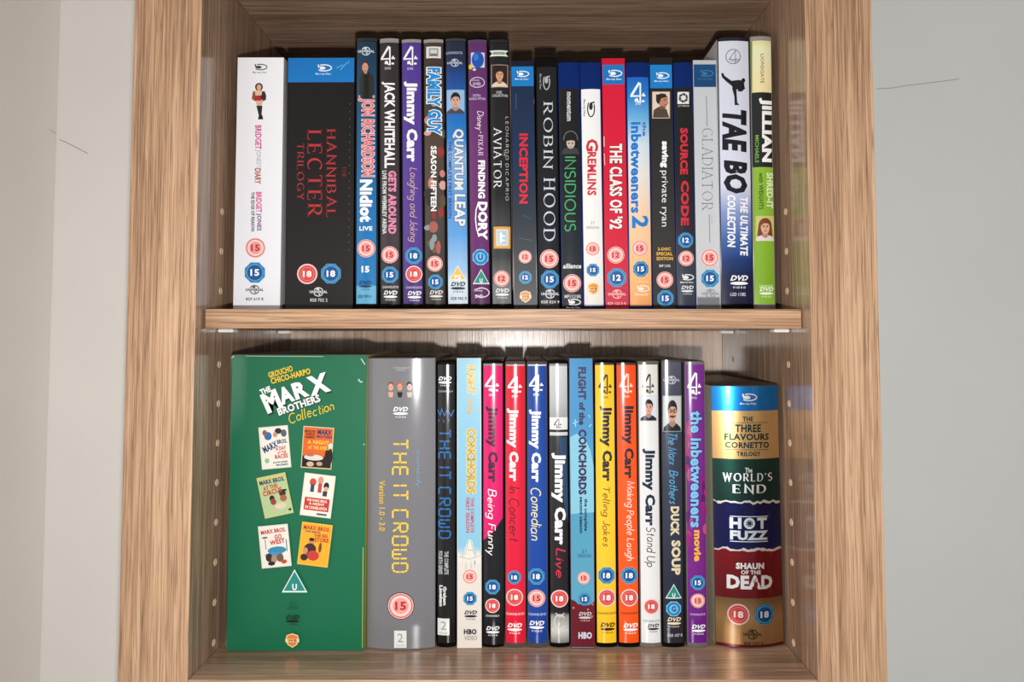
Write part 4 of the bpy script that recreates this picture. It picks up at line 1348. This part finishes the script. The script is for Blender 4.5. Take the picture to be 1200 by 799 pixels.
c = carr('royal blue case with white lettering and a cream script', (617.6, 641, 425), (617.8, 642.6, 755), [(428.5, (16, 70, 156)), (600, (16, 74, 164)), (752, (14, 64, 150))], None,
         WHITE, (622, 634, 479.5, 564.5), 'x', 'Comedian', (238, 224, 170), (571, 632.5), (621.6, 634.6), (628.4, 449, 17, 21), WHITE, cap_col=(226, 226, 230), shell=(84, 78, 76), yt=429.5)
c.badge('oct', '18', 628.6, 674.4, 9.8)
c.badge('pink', '15', 628.8, 699.8, 10.2)
c.t('CHANNEL4DVD', 619, 640, 717, 720, (170, 196, 232), rot=False)
c.dvd(629, 732.4, 17.5, WHITE)

c = lo('black case with white-grey glare painted at its top, white lettering and a red script', (643, 665.2, 425), (644, 668.4, 755), 'dvd')
cap(c, 426, 428.5, (150, 146, 144))
c.grid([(428.5, (206, 208, 210)), (470, (186, 188, 190)), (488.6, (160, 162, 166)), (488.6, (232, 232, 232)), (503, (226, 226, 226)), (503, (40, 42, 44)), (506, (40, 42, 44)), (506, (214, 216, 216)), (510, (200, 200, 202)),  # pale stops above the white logo square paint the flash glare
        (510, (44, 48, 54)), (560, (38, 38, 42)), (714, (32, 30, 32)), (717, (40, 38, 38)), (721, (150, 150, 146)), (738, (206, 206, 200)), (752, (120, 120, 118))], inset=c.w * .05)
c.art('picture', [([[(655, 512), (664, 512), (665, 560), (666, 612), (661, 590), (658, 548)]], (44, 74, 104))])
c.four(653.4, 496, 9, 12, (90, 92, 94))
c.t('Jimmy Carr', 646.2, 663, 530, 637.5, WHITE, 'xx')
c.t('Live', 650, 662.6, 641, 676, (214, 46, 76), 'script', slant=.18, weight=.12)
c.badge('red', '18', 655.6, 700.2, 10.4)
c.art('disc_logo', [(ring(655.8, 727, 6, 1.4, ry=8, a0=30, a1=330) + line([(651, 717), (656, 722), (661, 717)], 1.2) + text_polys('2 DISC', frame(656, 736, 12, 4, 0), style='x'), (214, 214, 208))])

c = lo('sky blue card sleeve with dark plum lettering and a maroon foot', (666.8, 694.6, 419), (669, 697.6, 759), 'slip', shell=(90, 28, 38), top_col=(66, 62, 60), side_cols=((70, 140, 176), (70, 140, 176)), pmat=M_GLOSS)
c.grid([(420, (60, 140, 194)), (500, (70, 146, 196)), (600, (96, 172, 206)), (601, (84, 158, 190)), (700, (92, 162, 190)), (-.0006, (92, 162, 190))], inset=.0004)
c.art('picture', [([[(668, 512), (676, 508), (686, 515), (692, 528), (696, 548), (697, 600), (669, 602)]], (136, 198, 220))])
c.art('picture', [([[(669, 758), (669, 702), (674, 704), (678, 708), (684, 706), (690, 709), (697.4, 704), (698, 758)]], (104, 30, 42)),
                  (disc(672, 712, 1.4) + disc(689, 714, 1.2) + disc(693.6, 722, 1.4) + disc(694.4, 708, 1.2), (190, 120, 90))])
c.art('picture', [(line([(671, 496), (677, 494)], .7) + line([(674, 491), (674.4, 500)], .7) + line([(690, 500), (693, 497)], .8) + line([(690, 486), (691, 489)], .7), (206, 230, 240))])
c.t('FLIGHT', 677.4, 686.8, 430, 468, (62, 44, 84), 'xx')
c.t('of the', 678.4, 685.6, 471, 498, (62, 44, 84), 'xx')
c.t('CONCHORDS', 677.8, 687.4, 503, 579.5, (62, 44, 84), 'xx')
c.t('the complete', 683.8, 688.6, 584, 622, (34, 44, 72), 'x')
c.t('second season', 679.2, 683.2, 582, 624.5, (34, 44, 72), 'x')
c.t('21', 681.6, 686.6, 643.6, 647.6, (50, 90, 120), 'r', rot=False)
c.t('VERSION', 676.4, 692.4, 649, 653, (50, 90, 120), 'r', rot=False)
c.badge('pink', '15', 684, 677, 7.4)
c.badge('oct', '15', 685, 701.6, 7.6)
c.dvd(685.6, 722, 15, (206, 196, 200))
c.t('HBO', 677.8, 693.6, 740, 748, (206, 210, 226), 'xx', rot=False, name='studio_logo')

c = carr('yellow case with dark lettering between the sky blue and orange ones', (696, 720.4, 425), (698.4, 723.4, 755), [(427.5, (246, 196, 40)), (600, (250, 204, 54)), (752, (248, 196, 40))], None,
         (44, 44, 50), (704.6, 717, 475, 563.5), 'x', 'Telling Jokes', (120, 66, 40), (570, 640), (703.4, 715), (709, 450.5, 16, 24), (60, 54, 44), yt=427.5, cap_col=(60, 54, 50))
c.badge('oct', '18', 710.6, 673.2, 10)
c.badge('red', '18', 710.8, 699, 10.4)
c.t('CHANNEL4DVD', 699.6, 722, 716, 718.6, (150, 110, 40), rot=False)
c.dvd(711.8, 734.4, 17, (34, 32, 30))

c = carr('orange case with dark lettering and a white brush script', (721.2, 745.8, 425), (724.2, 749.8, 755), [(427.5, (238, 78, 26)), (600, (246, 92, 26)), (752, (246, 88, 16))], None,
         (52, 40, 52), (730.4, 742.4, 473, 560), 'x', 'Making People Laugh', (250, 232, 224), (563, 656), (731, 744), (733.4, 449.6, 16, 24), (250, 214, 196), yt=427.5, cap_col=(64, 54, 50))
c.badge('oct', '18', 737, 673.2, 10)
c.badge('red', '18', 737.2, 699, 10.2)
c.t('CHANNEL4DVD', 726.4, 748, 716, 718.6, (150, 60, 20), rot=False)
c.dvd(738.6, 735, 17, WHITE)

c = carr('white case with a dark-haired man in a small square photo', (746.8, 771.6, 425), (750.4, 775, 755), [(427, (224, 220, 212)), (520, (226, 228, 228)), (752, (232, 232, 232))], None,
         (30, 40, 62), (754.6, 767.4, 525, 615.5), 'x', 'Stand Up', (74, 50, 74), (617, 663.5), (754.6, 768), (759.4, 450, 14, 24), (52, 52, 56), yt=427, cap_col=(100, 92, 88), shell=(120, 112, 108))
c.portrait(750.2, 769, 464.4, 492.4, (214, 222, 232), (34, 26, 28), (214, 160, 138), (32, 38, 62), border=(206, 206, 206))
c.badge('red', '18', 762.8, 709.4, 9.2)
c.t('CHANNEL4DVD', 753, 774, 725, 727.6, (150, 160, 176), rot=False)
c.dvd(765, 734.4, 13.5, (40, 46, 58))

c = lo('slate blue case with cream capitals and a photo of a man in a dark coat', (773.4, 799.6, 425), (776.6, 801.8, 755), 'dvd')
cap(c, 421.6, 424, (70, 64, 64))
c.grid([(424, (84, 86, 100)), (463, (70, 72, 88)), (463, (64, 68, 84)), (600, (50, 56, 74)), (680, (40, 44, 62)), (752, (44, 44, 52))], inset=c.w * .05)
c.globe(786.6, 445, 19, (196, 200, 210))
c.portrait(777, 797.6, 464, 504.6, (196, 200, 200), (36, 32, 34), (206, 156, 130), (34, 34, 40), border=(150, 152, 160))
c.art('portrait', [(rect(784, 791, 486.6, 488.2) + ring(784.4, 481, 2.2, .5) + ring(790, 481, 2.2, .5) + rect(786.2, 788.2, 480.6, 481.2), (30, 26, 28))])
c.t('The Marx', 782, 793, 508, 544, (92, 166, 214), 'script', slant=.3, weight=.12)
c.t('Brothers', 783, 794, 550, 590, (92, 166, 214), 'script', slant=.3, weight=.12)
c.t('DUCK', 785, 795.4, 592.6, 627, (222, 208, 172), 'xx')
c.t('SOUP', 786, 797, 632, 672.6, (222, 208, 172), 'xx')
c.badge('U', 'U', 788.8, 692.6, 9.6)
c.badge('uoct', 'G', 788.8, 712, 9)
c.dvd(789.4, 727.6, 16, (232, 220, 190))
c.t('828 107 8', 781.6, 799, 741, 744.6, (190, 192, 200), rot=False)

c = lo('deep purple case with outlined pale blue lettering ending in yellow', (802, 825.8, 425), (805.4, 829.4, 755), 'dvd', shell=(112, 104, 104))
cap(c, 424, 427, (120, 112, 116))
c.grid([(427, (116, 42, 138)), (500, (120, 40, 140)), (600, (126, 34, 134)), (752, (104, 34, 130))], inset=c.w * .05)
rr = random.Random(5)
c.art('picture', [(disc(rr.choice([rr.uniform(804, 808), rr.uniform(821, 826)]) + (y - 425) * .008, y, rr.uniform(2, 4), rr.uniform(4, 9), n=9), rr.choice([(150, 30, 120), (176, 50, 120), (96, 24, 110), (190, 80, 130)])) for y in range(500, 640, 7)])
c.four(813, 450, 16, 27, WHITE)
c.t('DVD', 809, 816, 464.6, 467, (214, 196, 220), rot=False)
c.t('the inbetweeners', 808.4, 821.6, 481, 617, (126, 190, 230), 'x', out=(60, 40, 120))
c.t('movie', 812.4, 820.6, 620, 656.6, (240, 176, 62), 'xx')
c.badge('oct', '15', 817, 681.4, 8.6)
c.badge('pink', '15', 817, 702.4, 8.4)
c.t('CHANNEL4DVD', 808, 826, 717, 719.6, (200, 170, 210), rot=False)
c.dvd(817.8, 736, 16, WHITE)

# foil box
c = lo('foil card box banded blue, gold, green, navy and dark red', (831.6, 912, 451), (839, 918.2, 757.4), 'box', shell=(70, 64, 62), shell_name='card_box', top_col=(64, 58, 54), pmat=M_FOIL, bulge=.0062, Y=.050, smat=M_CARD,
       side_cols=((226, 214, 190), (40, 40, 60)), rnd=.0005)
c.root.name = 'box_set'
TEAL = (14, 60, 58)
c.grid([(452, (0, 120, 190)), (480.4, (0, 112, 186)), (480.4, (206, 166, 108)), (536, (200, 160, 106)), (536, (6, 60, 54)), (586, (4, 54, 50)), (586, (8, 28, 74)), (641, (8, 30, 80)), (641, (126, 22, 36)), (697.4, (112, 18, 30)),
        (697.4, (122, 92, 60)), (720, (170, 132, 86)), (751, (160, 122, 80)), (751, (116, 20, 34)), (-.0006, (104, 16, 30))], inset=.0004)
c.bluray(873.4, 465, 20, WHITE)
for txt, x0, x1, y0, y1 in (('THE', 867, 879, 487, 492.4), ('THREE', 858.4, 888.6, 496, 505), ('FLAVOURS', 847, 898.6, 506.6, 514.4), ('CORNETTO', 847.6, 898.8, 516.4, 523.6), ('TRILOGY', 860, 888, 527.4, 532.8)):
    c.t(txt, x0, x1, y0, y1, TEAL, 'x', rot=False, name='title_lettering')
c.art('title_lettering', [(line([(848, 494), (897, 494)], .6) + line([(848, 525.4), (898, 525.4)], .6), TEAL)])
c.t('The', 869.6, 878, 546, 551.6, WHITE, 'b', rot=False)
c.t("WORLD'S", 845, 903, 551.6, 563.6, WHITE, 'serif', rot=False, weight=.22, name='title_lettering')
c.t('END', 855.4, 895, 563.8, 577.4, WHITE, 'serif', rot=False, weight=.22, name='title_lettering')


def torn(c, y, xa, xb, sd):
    r = random.Random(sd)
    k = 18
    pts = [(xa + (xb - xa) * i / k, y + r.uniform(-1.6, 1.6)) for i in range(k + 1)]
    qs = []
    for a, b in zip(pts, pts[1:]):
        ta, tb = r.uniform(.6, 2), r.uniform(.6, 2)
        qs.append([(a[0], a[1] - ta), (b[0], b[1] - ta * .8), (b[0], b[1] + tb), (a[0], a[1] + tb)])
    c.art('torn_edge', [(qs, (222, 216, 210))])


torn(c, 586, 835.4, 913, 1)
torn(c, 641, 836.4, 914.6, 2)
c.art('title_lettering', [(text_polys('H', frame(859, 610.4, 13, 13), style='xx') + ring(874.6, 610.4, 5.2, 2.6) + text_polys('T', frame(889.6, 610.4, 12, 13), style='xx') + text_polys('FUZZ', frame(875, 624.4, 44, 11), style='xx')
                           + line([(853, 602.6), (897, 602.6)], 1) + line([(853, 631.6), (897, 631.6)], 1) + sum([line([(874.6 + 2 * cos(k * pi / 4), 610.4 + 2 * sin(k * pi / 4)), (874.6 + 4.4 * cos(k * pi / 4), 610.4 + 4.4 * sin(k * pi / 4))], .7) for k in range(8)], []), (222, 232, 240))])
c.t('SHAUN', 859.4, 892, 656, 663.4, WHITE, 'xx', rot=False, name='title_lettering')
c.t('OF THE', 865, 888, 664.6, 669.4, WHITE, 'x', rot=False, name='title_lettering')
c.t('DEAD', 849.6, 902.6, 670.6, 686.6, WHITE, 'xx', rot=False, name='title_lettering')
c.art('picture', [(disc(882, 681, 2.4, 3.4, n=8) + rect(881, 883.2, 683, 687) + line([(879.8, 679), (879.4, 675)], .9) + line([(882, 678), (882, 673.6)], .9) + line([(884.2, 679), (885, 675)], .9), (130, 24, 38))])
c.badge('red', '18', 862.4, 716, 12.4)
c.badge('oct', '18', 892.6, 716, 12.2)
c.globe(878.4, 738.6, 22, (70, 56, 44))
c.t('828 559 0', 868, 890.6, 747.4, 750.6, (80, 62, 46), rot=False)
